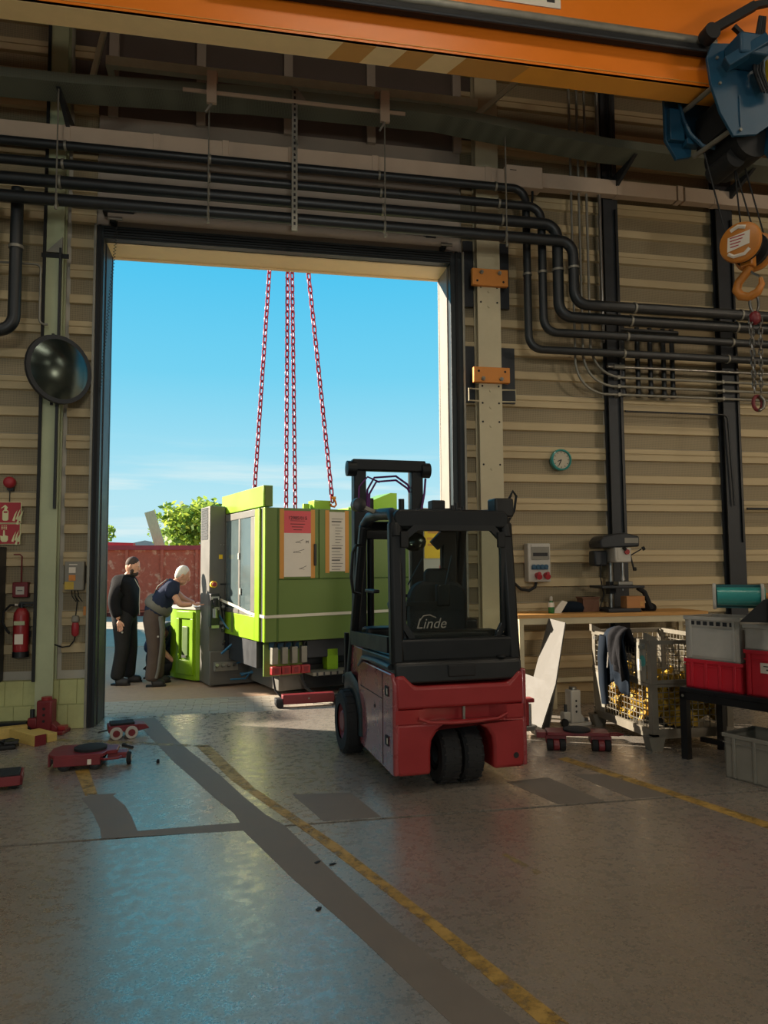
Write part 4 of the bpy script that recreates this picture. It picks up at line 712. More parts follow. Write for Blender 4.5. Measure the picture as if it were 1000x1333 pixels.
lean = dict(base); lean.update(pel=(-.05, 0, .93), wst=(.0, 0, 1.06), chs=(.13, 0, 1.27), nck=(.24, 0, 1.4), hed=(.3, 0, 1.44), fac=(.9, 0, -.5), top=(.4, 0, 1), crl=(.15, 0, 0),
    shol=(.17, .19, 1.32), elbl=(.35, .22, 1.16), wril=(.5, .16, 1.1), shor=(.17, -.19, 1.32), elbr=(.3, -.23, 1.1), wrir=(.47, -.2, 1.1), hndl=(1, 0, -.1), hndr=(1, .1, -.05), thul=(0, -1, 0), thur=(0, 1, 0),
    hipl=(-.05, .1, .89), knel=(.02, .14, .48), ankl=(.0, .16, .09), toel=(.18, .2, .04), hipr=(-.05, -.1, .89), kner=(-.02, -.13, .48), ankr=(-.06, -.14, .09), toer=(.14, -.16, .04))
p2_, j2, L2 = person('white-haired man in navy shirt and grey overalls leaning on the green cover', (.31, 2.8, -.03), 4, lean, 'navy', 'trouser_brown', 'shoe', 'hair_white', None, sleeve='short')
b = B(); b.add(*skin_vf([(-.05, 0, .98), (.02, 0, 1.09), (.1, 0, 1.18)], [(0, 1), (1, 2)], [(.265, .225), (.255, .22), (.17, .2)], root=0)); b.obj('bib', 'overall_grey', p2_, smooth=80)
for s in (-1, 1): B().tube([(-.12, s * .1, 1.08), (.0, s * .13, 1.35), (.12, s * .14, 1.45), (.24, s * .11, 1.36), (.26, s * .09, 1.2)], .018, 6, flat=.4).obj('brace', 'overall_grey', p2_)
B().tube([(.05, -.235, .95), (.075, -.235, .78), (.07, -.215, .6), (.055, -.205, .45), (.03, -.2, .25), (.0, -.205, .12)], [.07, .075, .055, .05, .045, .045], 10, flat=.5).obj('leg_panel', 'overall_grey', p2_, smooth=70)
B().cyl((.02, -.25, .68), (.02, -.235, .68), .014, n=8).obj('pocket_stud', 'white_paint', p2_)
crouch = dict(base); crouch.update(pel=(0, 0, .32), wst=(.05, 0, .46), chs=(.18, 0, .64), nck=(.3, 0, .75), hed=(.36, 0, .79), fac=(.9, 0, -.4), crl=(.4, 0, 0), shol=(.2, .18, .68), elbl=(.4, .22, .5), wril=(.55, .15, .38), shor=(.16, -.2, .68), elbr=(.16, -.27, .42), wrir=(.33, -.24, .24), hndl=(1, 0, -.2), hndr=(1, .1, -.4), thul=(0, -1, 0), thur=(0, 1, .2),
    hipl=(0, .1, .3), knel=(.36, .15, .42), ankl=(.1, .16, .09), toel=(.28, .17, .04), hipr=(0, -.1, .3), kner=(.34, -.16, .2), ankr=(-.03, -.15, .09), toer=(.15, -.17, .04))
person('man in a navy shirt crouching behind the green end cover', (.16, 3.6, -.03), 0, crouch, 'navy', 'trouser_black', 'shoe', 'hair_dark', None, sleeve='short')
# ================================================================= FORKLIFT
fk = thing('forklift', 'small red and black three-wheel forklift seen from behind', 'forklift', (3.02, -2.2, 0), 5)
def fp(name, mt, x0, x1, y0, y1, z0, z1, bev=.012, par=None, rot=None): return B().box(x0, x1, y0, y1, z0, z1, rot=rot).obj(name, mt, par or fk, bevel=bev)
H = .515
# counterweight with wheel arch and tow recess
b = B(); ar = [(-.245, .13), (-.245, .3)] + [(-.245 + .16 - .16 * math.cos(R(a)), .32 + .15 * math.sin(R(a))) for a in (20, 45, 70, 90)] + [(.25 - .16 + .16 * math.cos(R(a)), .32 + .15 * math.sin(R(a))) for a in (90, 70, 45, 20)] + [(.25, .3), (.25, .13)]
b.prism([(-H + .02, .13)] + ar + [(H - .02, .13), (H, .2), (H, .505), (-H, .505), (-H, .2)], 'y', -.76, -.32)
cw = b.obj('counterweight', 'red_paint', fk, bevel=.025)
B().prism([(-H, -.76), (-.32, -.76), (-.2, -.68), (.25, -.68), (.36, -.76), (H, -.76), (H, -.32), (-H, -.32)], 'z', .5, .6).obj('tow_recess', 'red_paint', cw)
B().prism([(-H, .6), (H, .6), (H, .84), (H - .05, .845), (.38, .76), (-.36, .765), (-H + .07, .85), (-H, .84)], 'y', -.76, -.32).obj('upper_counterweight', 'red_paint', cw, bevel=.025)
B().tube([(-.34, -.765, .535), (-.26, -.775, .505), (-.1, -.78, .495), (.1, -.78, .495), (.28, -.775, .505), (.36, -.765, .535)], .012, 6).obj('recess_lip', 'red_paint', cw)
B().cyl((.03, -.72, .49), (.03, -.72, .66), .011, n=8).obj('tow_pin', 'zinc', cw); B().cyl((.43, -.763, .22), (.43, -.755, .22), .022, n=14).obj('plug_hole', 'matte_black', cw)
b = B(); b.prism([(-.76, .14), (-.7, .13), (.2, .15), (.28, .26), (.32, .45), (.3, .8), (.2, .86), (-.7, .86), (-.755, .8)], 'x', -H - .015, -H + .03)
sp_ = b.obj('side_panel', 'truck_side', fk, bevel=.015, label='greyish red side panel')  # side panels take a greyer red than the counterweight
B().prism([(-.76, .14), (.2, .15), (.3, .45), (.2, .86), (-.76, .86)], 'x', H - .03, H + .01).obj('side_panel', 'truck_side', fk, bevel=.012)
for y, z in ((-.6, .72), (-.6, .36)): B().box(-H - .022, -H - .015, y - .04, y + .04, z - .035, z + .035).obj('maker_plate', 'matte_black', sp_); B().box(-H - .024, -H - .022, y - .03, y - .01, z - .02, z + .02).obj('plate_print', 'paper', sp_)
B().box(-H - .018, -H - .014, -.48, -.474, .16, .84).box(-H - .018, -H - .014, -.48, .2, .64, .646).obj('panel_gap', 'matte_black', sp_); B().cyl((-H - .02, -.25, .55), (-H - .014, -.25, .55), .014, n=8).obj('latch_hole', 'matte_black', sp_)
fp('chassis', 'matte_black', -.5, .5, -.34, .75, .3, .8, 0); fp('underbody', 'matte_black', -.5, .5, -.3, .5, .16, .3, 0)
B().prism([(-.745, .78), (-.73, .93), (-.62, .97), (.25, .95), (.3, .84), (-.5, .8)], 'x', -H + .01, H - .01).obj('battery_hood', 'black_plastic', fk, bevel=.02)
B().tube([(-H + .005, -.66, .9), (-H - .01, -.3, .905), (-H - .005, .1, .885), (-H + .01, .28, .8)], .035, 8, flat=.6).obj('hood_edge', 'black_plastic', fk, smooth=60)
fp('latch_block', 'matte_black', -.1, .12, -.75, -.7, .82, .91, .01); B().cyl((.35, -.7, .945), (.35, -.7, .96), .035, n=14).obj('filler_cap', 'matte_black', fk)
# cab frame
for s in (-1, 1):
    B().bar((s * .47, -.655, .9), (s * .455, -.57, 1.98), .1, .1, up=(0, 1, 0)).obj('rear_pillar', 'black_steel', fk, bevel=.025)
    B().bar((s * .49, .78, .55), (s * .465, .33, 2.0), .07, .09, up=(0, 1, 0)).obj('front_pillar', 'black_steel', fk, bevel=.02)
    B().tube([(s * .45, -.61, 1.86), (s * .45, -.58, 1.98), (s * .445, -.48, 2.045), (s * .44, -.1, 2.065), (s * .44, .2, 2.06), (s * .45, .36, 1.99)], .048, 8).obj('roof_rail', 'black_steel', fk, smooth=60)
    B().bar((s * .495, -.55, 1.05), (s * .5, .6, 1.0), .04, .12).obj('side_rail', 'black_steel', fk)
B().prism(rrect(-.47, .47, 1.93, 2.07, .06), 'y', -.63, -.54).obj('rear_header', 'black_steel', fk, bevel=.015)
fp('rear_sill', 'black_steel', -.46, .46, -.69, -.6, .93, 1.1, .02); fp('front_header', 'black_steel', -.46, .46, .28, .36, 1.95, 2.03, .015); fp('roof_panel', 'black_plastic', -.4, .4, -.5, .28, 2.045, 2.075, .01)
# rear window: frame and pane
ow = rrect(-.43, .43, 1.06, 1.9, .07); ow2 = [(-.43, 1.2), (-.3, 1.0), (.32, 1.0), (.43, 1.18), (.43, 1.85), (.34, 1.95), (-.32, 1.95), (-.43, 1.86)]; iw = [(-.39, 1.22), (-.28, 1.04), (.3, 1.04), (.39, 1.2), (.39, 1.83), (.31, 1.91), (-.29, 1.91), (-.39, 1.83)]
b = B(); n_ = len(ow2)
for yy in (-.64, -.6):
    k = len(b.v); b.v += [(x, yy, z) for x, z in ow2] + [(x, yy, z) for x, z in iw]; b.f += [(k + i, k + (i + 1) % n_, k + n_ + (i + 1) % n_, k + n_ + i) for i in range(n_)]; b.m += [0] * n_
for o_ in (0, n_): b.f += [(o_ + i, o_ + (i + 1) % n_, 2 * n_ + o_ + (i + 1) % n_, 2 * n_ + o_ + i) for i in range(n_)]; b.m += [0] * n_
rw = b.obj('rear_window', 'black_plastic', fk, smooth=0); B().prism(iw, 'y', -.622, -.616).obj('window_pane', 'cab_glass', rw, smooth=0)
for x in (-.4, .39): fp('hinge', 'matte_black', x - .03, x + .03, -.66, -.63, 1.78, 1.9, .006, rw)
B().prism([(-.42, 1.06), (.42, 1.06), (.41, 1.93), (-.41, 1.93)], 'y', .54, .545).obj('windscreen', 'cab_glass', fk, smooth=0, rot=(R(0), 0, 0)) if False else None
tx = text('Linde', .11, (-.19, -.628, 1.205), FX, 'zinc', fk, 'maker_lettering', shear=.3)
B().tube([(-.28, -.63, 1.23), (-.25, -.63, 1.265), (-.2, -.63, 1.272), (-.15, -.63, 1.25)], .005, 5).obj('maker_swoosh', 'zinc', fk)
# seat and controls
st = B().prism(rrect(-.25, .23, .98, 1.52, .14, 6), 'y', -.34, -.2).obj('seat_back', 'seat_vinyl', fk, bevel=.03); fp('seat_cushion', 'seat_vinyl', -.25, .23, -.25, .25, .96, 1.08, .03)
B().prism(rrect(-.12, .1, 1.45, 1.62, .05), 'y', -.33, -.24).obj('headrest', 'seat_vinyl', fk, bevel=.02); B().tube(arc((-.01, 1.25), .27, 30, 175, 12, 'xz', -.27), .012, 6).obj('seat_piping', 'dark_steel', fk)
fp('rear_console', 'black_plastic', -.4, .4, -.58, -.4, .95, 1.14, .02); fp('dash', 'black_plastic', -.42, .42, .38, .62, .75, 1.1, .03); B().tube(arc((0, 0), .17, 0, 360, 20, 'xy', 0), .014, 6, closed=False).obj('steering_wheel', 'black_plastic', fk, loc=(-.08, .28, 1.28), rot=(R(35), 0, 0))
B().cyl((-.08, .3, 1.27), (-.08, .45, 1.1), .025, n=10).obj('steering_column', 'black_plastic', fk); fp('armrest', 'black_plastic', .26, .38, -.2, .3, 1.1, 1.2, .02); fp('lever_box', 'black_plastic', .3, .36, .18, .26, 1.2, 1.3, .01)
fp('right_console', 'black_plastic', .27, .42, .34, .42, 1.15, 1.98, .02); B().bar((.3, .36, 1.92), (.2, .36, 1.82), .05, .1).obj('display_arm', 'black_plastic', fk)
B().ell((-.04, .2, 1.85), (.11, .05, .085), 16, 8).obj('inner_mirror', 'mirror_glass', fk, smooth=80)
B().bar((.0, -.6, 1.72), (-.08, -.6, 1.4), .012, .012).bar((-.24, -.6, 1.7), (-.36, -.6, 1.5), .01, .01).obj('wiper', 'black_plastic', fk); fp('wiper_motor', 'black_plastic', -.13, -.02, -.61, -.55, 1.33, 1.5, .015); B().box(-.37, -.02, -.6, -.57, 1.34, 1.37).obj('window_bar', 'black_plastic', fk)
fp('side_switch', 'black_plastic', .26, .32, .3, .36, 1.52, 1.58, .01)
# roof gear
def lamp(x, y, z, par, s):
    B().bar((x, y, z), (x + s * .16, y + .02, z - .06), .03, .03).obj('lamp_arm', 'zinc', par)
    l = B().lathe([(.02, -.06), (.055, -.05), (.06, .02), (.05, .04)], 14, (x, y, z), 'y').obj('work_lamp', 'black_plastic', par, smooth=50); return l
lamp(-.62, -.1, 2.14, fk, 1); B().bar((-.55, .1, 2.11), (-.2, .0, 2.1), .025, .025).bar((-.2, 0, 2.1), (.35, .1, 2.13), .035, .03).bar((-.15, -.2, 2.1), (.4, -.25, 2.09), .02, .02).obj('roof_bars', 'black_steel', fk)
fp('beacon_base', 'black_plastic', .05, .17, -.02, .1, 2.09, 2.2, .01); fp('speaker_box', 'black_plastic', .36, .52, -.62, -.46, 2.02, 2.17, .015); B().tube([(.5, -.5, 2.12), (.55, -.5, 2.2), (.57, -.5, 2.24), (.6, -.5, 2.2), (.58, -.5, 2.08), (.53, -.5, 2.0)], .01, 6).obj('cable_loop', 'black_rubber', fk)
for x, z in ((.2, 2.12), (.3, 2.11), (.24, 2.14)): B().cyl((x, -.1, 2.07), (x, -.1, z + .03), .014, n=8).obj('roof_bolt', 'black_plastic', fk)
B().tube([(-.5, .25, 1.82), (-.56, .22, 1.82), (-.59, .22, 1.76), (-.6, .24, 1.55), (-.58, .25, 1.42), (-.51, .27, 1.4)], .014, 7).obj('grab_handle', 'black_plastic', fk); fp('cabin_handle', 'black_plastic', -.49, -.44, -.1, .2, 1.42, 1.45, .01)
for z in (1.62, 1.45, 1.2): fp('right_fitting', 'black_plastic', .5, .55, -.5, -.42, z, z + .09, .01)
B().tube([(.53, -.46, 1.2), (.545, -.46, 1.5), (.53, -.46, 1.75)], .012, 6).obj('right_cable', 'black_rubber', fk)
# mast
ms = fp('mast', 'black_steel', -.4, -.28, .93, 1.06, .12, 2.62, .01); fp('mast_rail', 'black_steel', .18, .3, .93, 1.06, .12, 2.62, .01, ms); fp('mast_head', 'black_steel', -.42, .32, .9, 1.0, 2.56, 2.67, .012, ms); fp('mast_brace', 'black_steel', -.38, .28, .98, 1.04, 1.9, 2.02, .01, ms)
for x in (-.43, .32): B().lathe([(.03, -.05), (.075, -.04), (.075, .05), (.03, .06)], 14, (x, .95, 2.58), 'x').obj('chain_pulley', 'black_steel', ms, smooth=50)
B().cyl((-.22, 1.02, .2), (-.22, 1.02, 2.3), .035, n=12).obj('lift_cylinder', 'black_steel', ms); B().cyl((.1, 1.02, .2), (.1, 1.02, 2.3), .03, n=12).obj('lift_cylinder', 'black_steel', ms)
for x0, x1, z in ((-.27, .17, 2.5), (-.25, .17, 2.46)): B().tube([(x0, .97, 2.1), (x0 + .01, .97, z - .12), (x0 + .08, .97, z), (x1 - .14, .97, z + .02), (x1 - .02, .97, z - .06), (x1, .97, z - .1)], .011, 6).obj('mast_hose', 'hose_purple', ms)
B().tube([(.33, .95, 2.5), (.31, .93, 2.35), (.26, .9, 2.15)], .011, 6).obj('mast_hose', 'hose_purple', ms); B().tube([(-.37, .9, 2.15), (-.36, .9, 2.4), (-.27, .92, 2.5), (-.15, .92, 2.45)], .009, 6).obj('mast_hose', 'hose_purple', ms)
fp('tilt_cylinder', 'black_steel', -.36, -.3, .6, .95, .85, .91, .01)
cg = fp('fork_carriage', 'black_steel', -.48, .46, 1.08, 1.14, .18, .26, .01); fp('carriage_bar', 'black_steel', -.48, .46, 1.08, 1.14, .52, .6, .01, cg)
for x in (-.46, -.1, .3, .4): fp('load_guard_bar', 'black_steel', x, x + .04, 1.08, 1.13, .18, 1.0, .004, cg)
for x in (-.38, .26): fr_ = fp('fork', 'black_steel', x, x + .1, 1.14, 1.19, .06, .6, .005); fp('fork_blade', 'black_steel', x, x + .1, 1.16, 1.62, .05, .09, .004, fr_)
# wheels
def wheel(x, y, r, w, rim, n=30):
    t = B().lathe([(r * .55, -w / 2), (r * .9, -w / 2), (r, -w / 2 + .025), (r, w / 2 - .025), (r * .9, w / 2), (r * .55, w / 2)], n, (x, y, r), 'x', cap=False).obj('tyre', 'black_rubber', fk, smooth=40)
    B().lathe([(.02, -w / 2 + .01), (r * .3, -w / 2 + .01), (r * .42, -w / 2 + .05), (r * .57, -w / 2 + .015), (r * .57, w / 2 - .015), (.02, w / 2 - .02)], 20, (x, y, r), 'x').obj('rim', rim, t, smooth=40)
    tb = B()
    for k in range(22):
        a = 2 * math.pi * k / 22
        for s in (-1, 1): tb.box(x + s * w * .26 - w * .18, x + s * w * .26 + w * .18, y - .008, y + .008, r * 2 - .004, r * 2 + .004, rot=(a + s * .05, 0, 0), piv=(x, y, r))
    o = tb.obj('tread', 'black_rubber', t); o['kind'] = 'stuff'
    return t
wheel(-.53, .58, .275, .18, 'wheel_steel'); wheel(.5, .58, .275, .18, 'wheel_steel'); wheel(-.065, -.52, .215, .155, 'dark_steel'); wheel(.115, -.52, .215, .155, 'dark_steel')
for x in (-.53,): B().tube([(x, .22, .22), (x, .23, .42), (x, .35, .57), (x, .55, .62), (x, .75, .58)], .09, 8, flat=.16).obj('fender', 'black_plastic', fk, smooth=60)
B().prism([(.2, .3), (.3, .55), (.5, .66), (.78, .66), (.78, .95), (.25, .95)], 'x', -.5, -.42).obj('front_cowl', 'truck_side', fk, bevel=.02); B().prism([(.2, .3), (.3, .55), (.5, .66), (.78, .66), (.78, .95), (.25, .95)], 'x', .4, .48).obj('front_cowl', 'truck_side', fk, bevel=.02)
# ================================================================= OVERHEAD CRANE
cr_ = thing('crane_girder', 'orange overhead crane girder crossing the top of the hall', 'crane', (0, 0, 0))
B().box(-9, 13.5, -2.08, -2.05, 6.3, 7.7).box(-9, 13.5, -1.86, -1.83, 6.3, 7.7).box(-9, 13.5, -2.08, -1.83, 6.3, 6.32).box(-9, 13.5, -2.12, -1.79, 7.68, 7.74).obj('box_beam', 'orange', cr_)
xs = [(-9, 2.28, 'cream_paint'), (2.28, 2.58, 'tan_paint'), (2.58, 2.86, 'cream_paint'), (2.86, 3.12, 'tan_paint'), (3.12, 3.42, 'cream_paint'), (3.42, 4.05, 'tan_paint'), (4.05, 13.5, 'orange_light')]
for a, b_, m in xs: B().prism([(a + .06, -2.075), (b_ + .06, -2.075), (b_ - .06, -1.835), (a - .06, -1.835)], 'z', 6.296, 6.3).obj('paint_patch', m, cr_, smooth=0)
B().box(-9, 13.5, -2.085, -2.08, 6.345, 6.352).obj('weld_seam', 'tan_paint', cr_)
B().cyl((1.2, -2.15, 6.72), (6.0, -2.15, 6.72), .045, n=12).obj('festoon_rail', 'zinc', cr_); B().box(1.2, 6.0, -2.18, -2.1, 6.6, 6.67).obj('rail_channel', 'matte_black', cr_); B().cyl((1.2, -2.19, 6.6), (6.0, -2.19, 6.6), .016, n=8).obj('rail_edge', 'dark_steel', cr_)
sg = B().box(3.0, 4.42, -2.09, -2.08, 6.9, 7.4).obj('sign_board', 'paper', cr_); B().box(4.28, 4.36, -2.093, -2.09, 6.95, 7.2).obj('sign_mark', 'ink', sg)
ho = thing('crane_hoist', 'dark blue hoist trolley hanging at the end of the girder', 'hoist', (0, 0, 0))
B().prism([(5.8, 6.45), (5.86, 6.6), (6.7, 6.7), (6.8, 6.1), (6.3, 5.74), (6.05, 5.7), (5.92, 5.92), (5.83, 6.2)], 'y', -2.3, -2.27).obj('side_plate', 'hoist_blue', ho, bevel=.004)
B().prism([(5.72, 6.5), (5.72, 5.98), (5.84, 5.78), (6.0, 5.82), (6.02, 5.95), (6.5, 6.1), (6.5, 6.5)], 'y', -1.7, -1.66).obj('side_plate', 'hoist_blue', ho, bevel=.004)
B().box(5.74, 5.9, -1.76, -1.7, 5.95, 6.28).box(5.9, 6.06, -1.8, -1.7, 5.9, 5.96).obj('corner_plate', 'hoist_blue', ho, bevel=.004)
b = B(); pts = [(5.86, -1.75, 6.34), (5.88, -1.78, 6.15), (5.93, -1.82, 5.98), (6.03, -1.86, 5.85), (6.14, -1.9, 5.82)]; b.tube(pts, .02, 6); b.obj('curved_edge', 'hoist_blue', ho)
for z, x in ((5.78, 6.06), (6.22, 5.92)): B().cyl((x, -2.28, z), (x - .02, -1.7, z + .05), .026, n=10).obj('spacer_rod', 'zinc', ho)
B().cyl((6.35, -2.2, 5.78), (6.35, -1.7, 5.78), .2, n=24).obj('rope_drum', 'matte_black', ho); B().box(6.05, 6.6, -2.2, -1.72, 5.85, 6.2).obj('gear_housing', 'matte_black', ho, bevel=.01); B().cyl((6.22, -2.1, 5.62), (6.22, -1.75, 5.62), .1, n=18).obj('rope_guide', 'matte_black', ho)
mo = B().box(5.98, 6.28, -2.55, -2.3, 6.36, 6.56).obj('motor', 'hoist_blue', ho, bevel=.02); B().bar((5.9, -2.42, 6.3), (6.25, -2.55, 6.5), .12, .1).obj('motor_flange', 'hoist_blue', mo, bevel=.01)
for x, z in ((5.9, 6.45), (5.92, 6.2), (6.12, 5.76)): B().cyl((x, -2.32, z), (x, -2.3, z), .014, n=8).obj('bolt', 'zinc', ho)
B().box(6.12, 6.13, -2.31, -2.3, 5.8, 6.1).obj('plate_rib', 'hoist_blue', ho)
B().prism([(6.5, 6.0), (6.45, 5.62), (6.55, 5.5), (6.9, 5.7), (6.9, 6.1)], 'y', -2.3, -2.2).obj('lower_guard', 'hoist_blue', ho, bevel=.004)
B().bar((5.85, -2.3, 6.72), (6.3, -2.35, 7.0), .06, .08).bar((6.1, -2.3, 6.8), (6.2, -2.3, 6.72), .04, .04).bar((6.3, -2.35, 7.0), (6.6, -2.35, 7.1), .05, .06).obj('festoon_arm', 'matte_black', ho); B().cyl((5.85, -2.34, 6.7), (5.85, -2.22, 6.7), .08, n=16).obj('arm_roller', 'matte_black', ho)
for k in range(4): B().tube([(6.35 + .02 * k, -2.35, 6.9), (6.25 + .03 * k, -2.4, 6.6), (6.22 + .03 * k, -2.4, 6.3), (6.3 + .03 * k, -2.4, 6.1), (6.42 + .02 * k, -2.4, 6.2)], .012, 6).obj('cable', ('black_rubber', 'dark_steel')[k % 2], ho)
B().box(6.36, 6.5, -2.42, -2.38, 6.15, 6.42).obj('yellow_tag', 'yellow_sign', ho)
hbk = thing('hook_block', 'orange crane hook block with round sheave covers on wire ropes', 'hook block', (6.38, -2.0, 4.76), -58)
for y, s in ((-.17, -1), (.17, 1)):
    sv = B().lathe([(.02, -.045), (.16, -.045), (.19, -.03), (.2, .0), (.19, .03), (.16, .045), (.02, .045)], 30, (0, y, 0), 'y').obj('sheave_cover', 'hook_orange', hbk, smooth=40)
    if s < 0:
        B().prism([(-.11, -.08), (.1, -.05), (.11, .08), (-.1, .06)], 'y', y - .05, y - .046).obj('label_plate', 'paper', sv, smooth=0)
        for k in range(4): B().box(-.08, .06 - .02 * k, y - .052, y - .05, .045 - .03 * k, .055 - .03 * k).obj('print_line', 'sign_red', sv)
        B().tube([(-.1, y - .047, -.1), (-.05, y - .047, -.14), (.05, y - .047, -.14), (.1, y - .047, -.1)], .018, 5).obj('white_arc', 'paper', sv); B().tube([(-.07, y - .047, .12), (0, y - .047, .145), (.07, y - .047, .12)], .02, 5).obj('white_arc', 'paper', sv)
    B().cyl((0, y + .05 * -s, 0), (0, y + .1 * -s, 0), .17, n=24).obj('sheave', 'matte_black', hbk)
B().cyl((0, -.12, -.06), (0, .12, -.06), .05, n=14).cyl((0, -.12, .05), (0, .12, .05), .04, n=14).obj('cross_shaft', 'hook_orange', hbk); B().box(-.06, .06, -.06, .06, -.2, -.02).obj('hook_swivel', 'hook_orange', hbk, bevel=.015)
B().tube([(.02, 0, -.2), (-.03, 0, -.26), (-.1, 0, -.33), (-.12, 0, -.4), (-.08, 0, -.47), (0, 0, -.5), (.08, 0, -.47), (.12, 0, -.4), (.11, 0, -.34)], [.04, .04, .042, .045, .045, .045, .04, .03, .018], 10).obj('hook', 'hook_orange', hbk, smooth=60)
B().tube([(.1, 0, -.32), (.04, 0, -.27), (.02, 0, -.24)], .012, 6).obj('safety_latch', 'steel', hbk)
for x, y, xe in ((-.12, -.17, 5.98), (.13, -.17, 6.28), (-.1, .17, 6.3), (.12, .17, 6.4)):
    p = Matrix.Rotation(R(-58), 3, 'Z') @ Vector((x, y, .05)) + Vector((6.38, -2.0, 4.76)); tag(B().tube([p, (xe, -1.95, 5.72)], .008, 6).obj('wire_rope', 'matte_black'), 'dark wire rope running from the hoist down to the hook block', 'wire rope', 'ropes of the hook block')
rg = thing('master_link', 'oval steel ring hanging in the crane hook', 'ring', (6.43, -2.0, 4.2)); B().tube([(.05 * math.cos(R(a)), 0, .1 * math.sin(R(a))) for a in range(0, 360, 30)], .014, 8, closed=True).obj('ring', 'chain_steel', rg, smooth=60); B().ell((0, 0, -.15), (.06, .05, .07), 12, 8).obj('coupling', 'dark_red', rg)
lk2 = B(); lk2.tube([(.016 * math.cos(a), 0, .016 * math.sin(a) + (.02 if math.sin(a) > 0 else -.02)) for a in [math.pi * k / 6 for k in range(12)]], .007, 5, closed=True); LK2 = lk2.mesh('chain_link', 'chain_steel', 60)
for dx, dy, lab in ((-.05, 0, 'grey chain hanging under the crane hook, leftmost strand'), (0, .04, 'grey chain hanging under the crane hook, middle strand'), (.045, -.02, 'grey chain hanging under the crane hook, rightmost strand')): chain((6.42 + dx * .6, -2 + dy, 3.34), (6.43 + dx, -2 + dy, 4.02), lab, LK2, .052, 'sling_chain', 'grey chains under the crane hook')
rh = thing('chain_hook', 'small red hook at the end of the grey chains', 'hook', (6.42, -2.0, 3.2)); B().tube([(.05 * math.cos(R(a)), 0, .07 * math.sin(R(a))) for a in range(0, 360, 30)], .018, 8, closed=True).obj('eye', 'dark_red', rh, smooth=60); B().tube([(.0, -.03, .07), (.05, -.03, .02), (.04, -.03, -.05), (-.01, -.03, -.08)], .016, 8).obj('hook', 'chain_steel', rh, smooth=60)

# ================================================================= WORKBENCH CORNER
wbn = thing('workbench', 'long wooden-topped workbench on a pale frame against the cladding', 'workbench', (4.43, -.64, 0))
for k in range(3): B().box(0, 2.3, .19 * k + .002, .19 * (k + 1) - .002, 1.06, 1.1).obj('plank', 'wood', wbn)
B().box(.02, 2.28, .01, .05, .99, 1.06).box(.02, 2.28, .5, .54, .99, 1.06).box(.02, .06, .05, .5, .99, 1.06).obj('top_rail', 'cream_steel', wbn)
for x, y in ((.02, .01), (.02, .5), (.55, .38), (2.24, .01), (2.24, .5)): B().box(x, x + .05, y, y + .05, 0, .99).obj('leg', 'cream_steel', wbn)
B().box(.5, 2.26, .385, .425, .3, .35).obj('stretcher', 'cream_steel', wbn)
def lean_sheet(a0, a1, b1_, b0, lab):
    # a thin plate between its foot corners (a0, a1) and its upper corners (b0, b1)
    P = [Vector(p) for p in (a0, a1, b1_, b0)]; n = (P[1] - P[0]).cross(P[3] - P[0]).normalized() * .008; c = B(); c.add([p + n for p in P] + [p - n for p in P], [(0, 1, 2, 3), (7, 6, 5, 4), (0, 4, 5, 1), (1, 5, 6, 2), (2, 6, 7, 3), (3, 7, 4, 0)])
    return tag(c.obj('metal_sheet', 'alu_board', smooth=0), lab, 'sheet', 'pale metal strips at the bench')
lean_sheet((4.40, -.8, 0), (4.52, -1.2, 0), (4.84, -.95, 1.03), (4.78, -.66, 1.055), 'tall pale metal strip leaning on the bench in the sun'); lean_sheet((4.24, -.92, 0), (4.36, -1.36, 0), (4.56, -1.3, .45), (4.42, -.86, .5), 'short pale metal strip in front of the taller one at the bench')
# pillar drill
pd = thing('pillar_drill', 'grey pillar drill standing on the workbench', 'drill', (5.72, -.4, 1.1))
B().box(-.2, .2, -.2, .18, 0, .045).obj('base', 'dark_steel', pd, bevel=.01); B().cyl((-.02, .08, .04), (-.02, .08, .8), .032, n=16).obj('column', 'steel', pd)
hd2 = B().prism([(-.24, .72), (-.25, .8), (-.2, .86), (.06, .9), (.24, .86), (.24, .74)], 'y', -.14, .16).obj('belt_cover', 'dark_steel', pd, bevel=.02); B().box(.05, .22, -.145, -.14, .78, .84).obj('name_strip', 'grey_box', hd2)
B().box(-.08, .12, -.16, .12, .56, .73).obj('head', 'bin_grey', pd, bevel=.015); B().cyl((.06, -.18, .68), (.06, -.16, .68), .03, n=14).obj('stop_switch', 'red_paint', pd); B().box(-.05, .01, -.165, -.16, .6, .7).obj('switch_plate', 'white_paint', pd)
B().box(-.26, -.1, -.02, .14, .52, .7).obj('motor', 'dark_steel', pd, bevel=.02); B().cyl((.04, -.09, .34), (.04, -.09, .58), .022, n=12).obj('spindle', 'steel', pd); B().cyl((.04, -.09, .36), (.04, -.09, .42), .032, .02, n=12).obj('chuck', 'steel', pd); B().cyl((.04, -.09, .24), (.04, -.09, .36), .008, n=8).obj('drill_bit', 'steel', pd)
for a in (30, 150, 270): B().bar((.14, -.1, .64), (.14 + .12 * math.cos(R(a)), -.16, .64 + .14 * math.sin(R(a))), .014, .014).cyl((.14 + .12 * math.cos(R(a)), -.18, .64 + .14 * math.sin(R(a))), (.14 + .15 * math.cos(R(a)), -.19, .64 + .17 * math.sin(R(a))), .022, n=8).obj('feed_handle', 'matte_black', pd)
tb_ = B().box(-.28, .24, -.22, .1, .27, .3).obj('table', 'dark_steel', pd, bevel=.008); B().box(-.04, .14, -.14, -.02, .3, .345).obj('vice', 'steel', tb_, bevel=.008); B().box(-.06, .02, .03, .12, .2, .34).obj('table_bracket', 'dark_steel', pd)
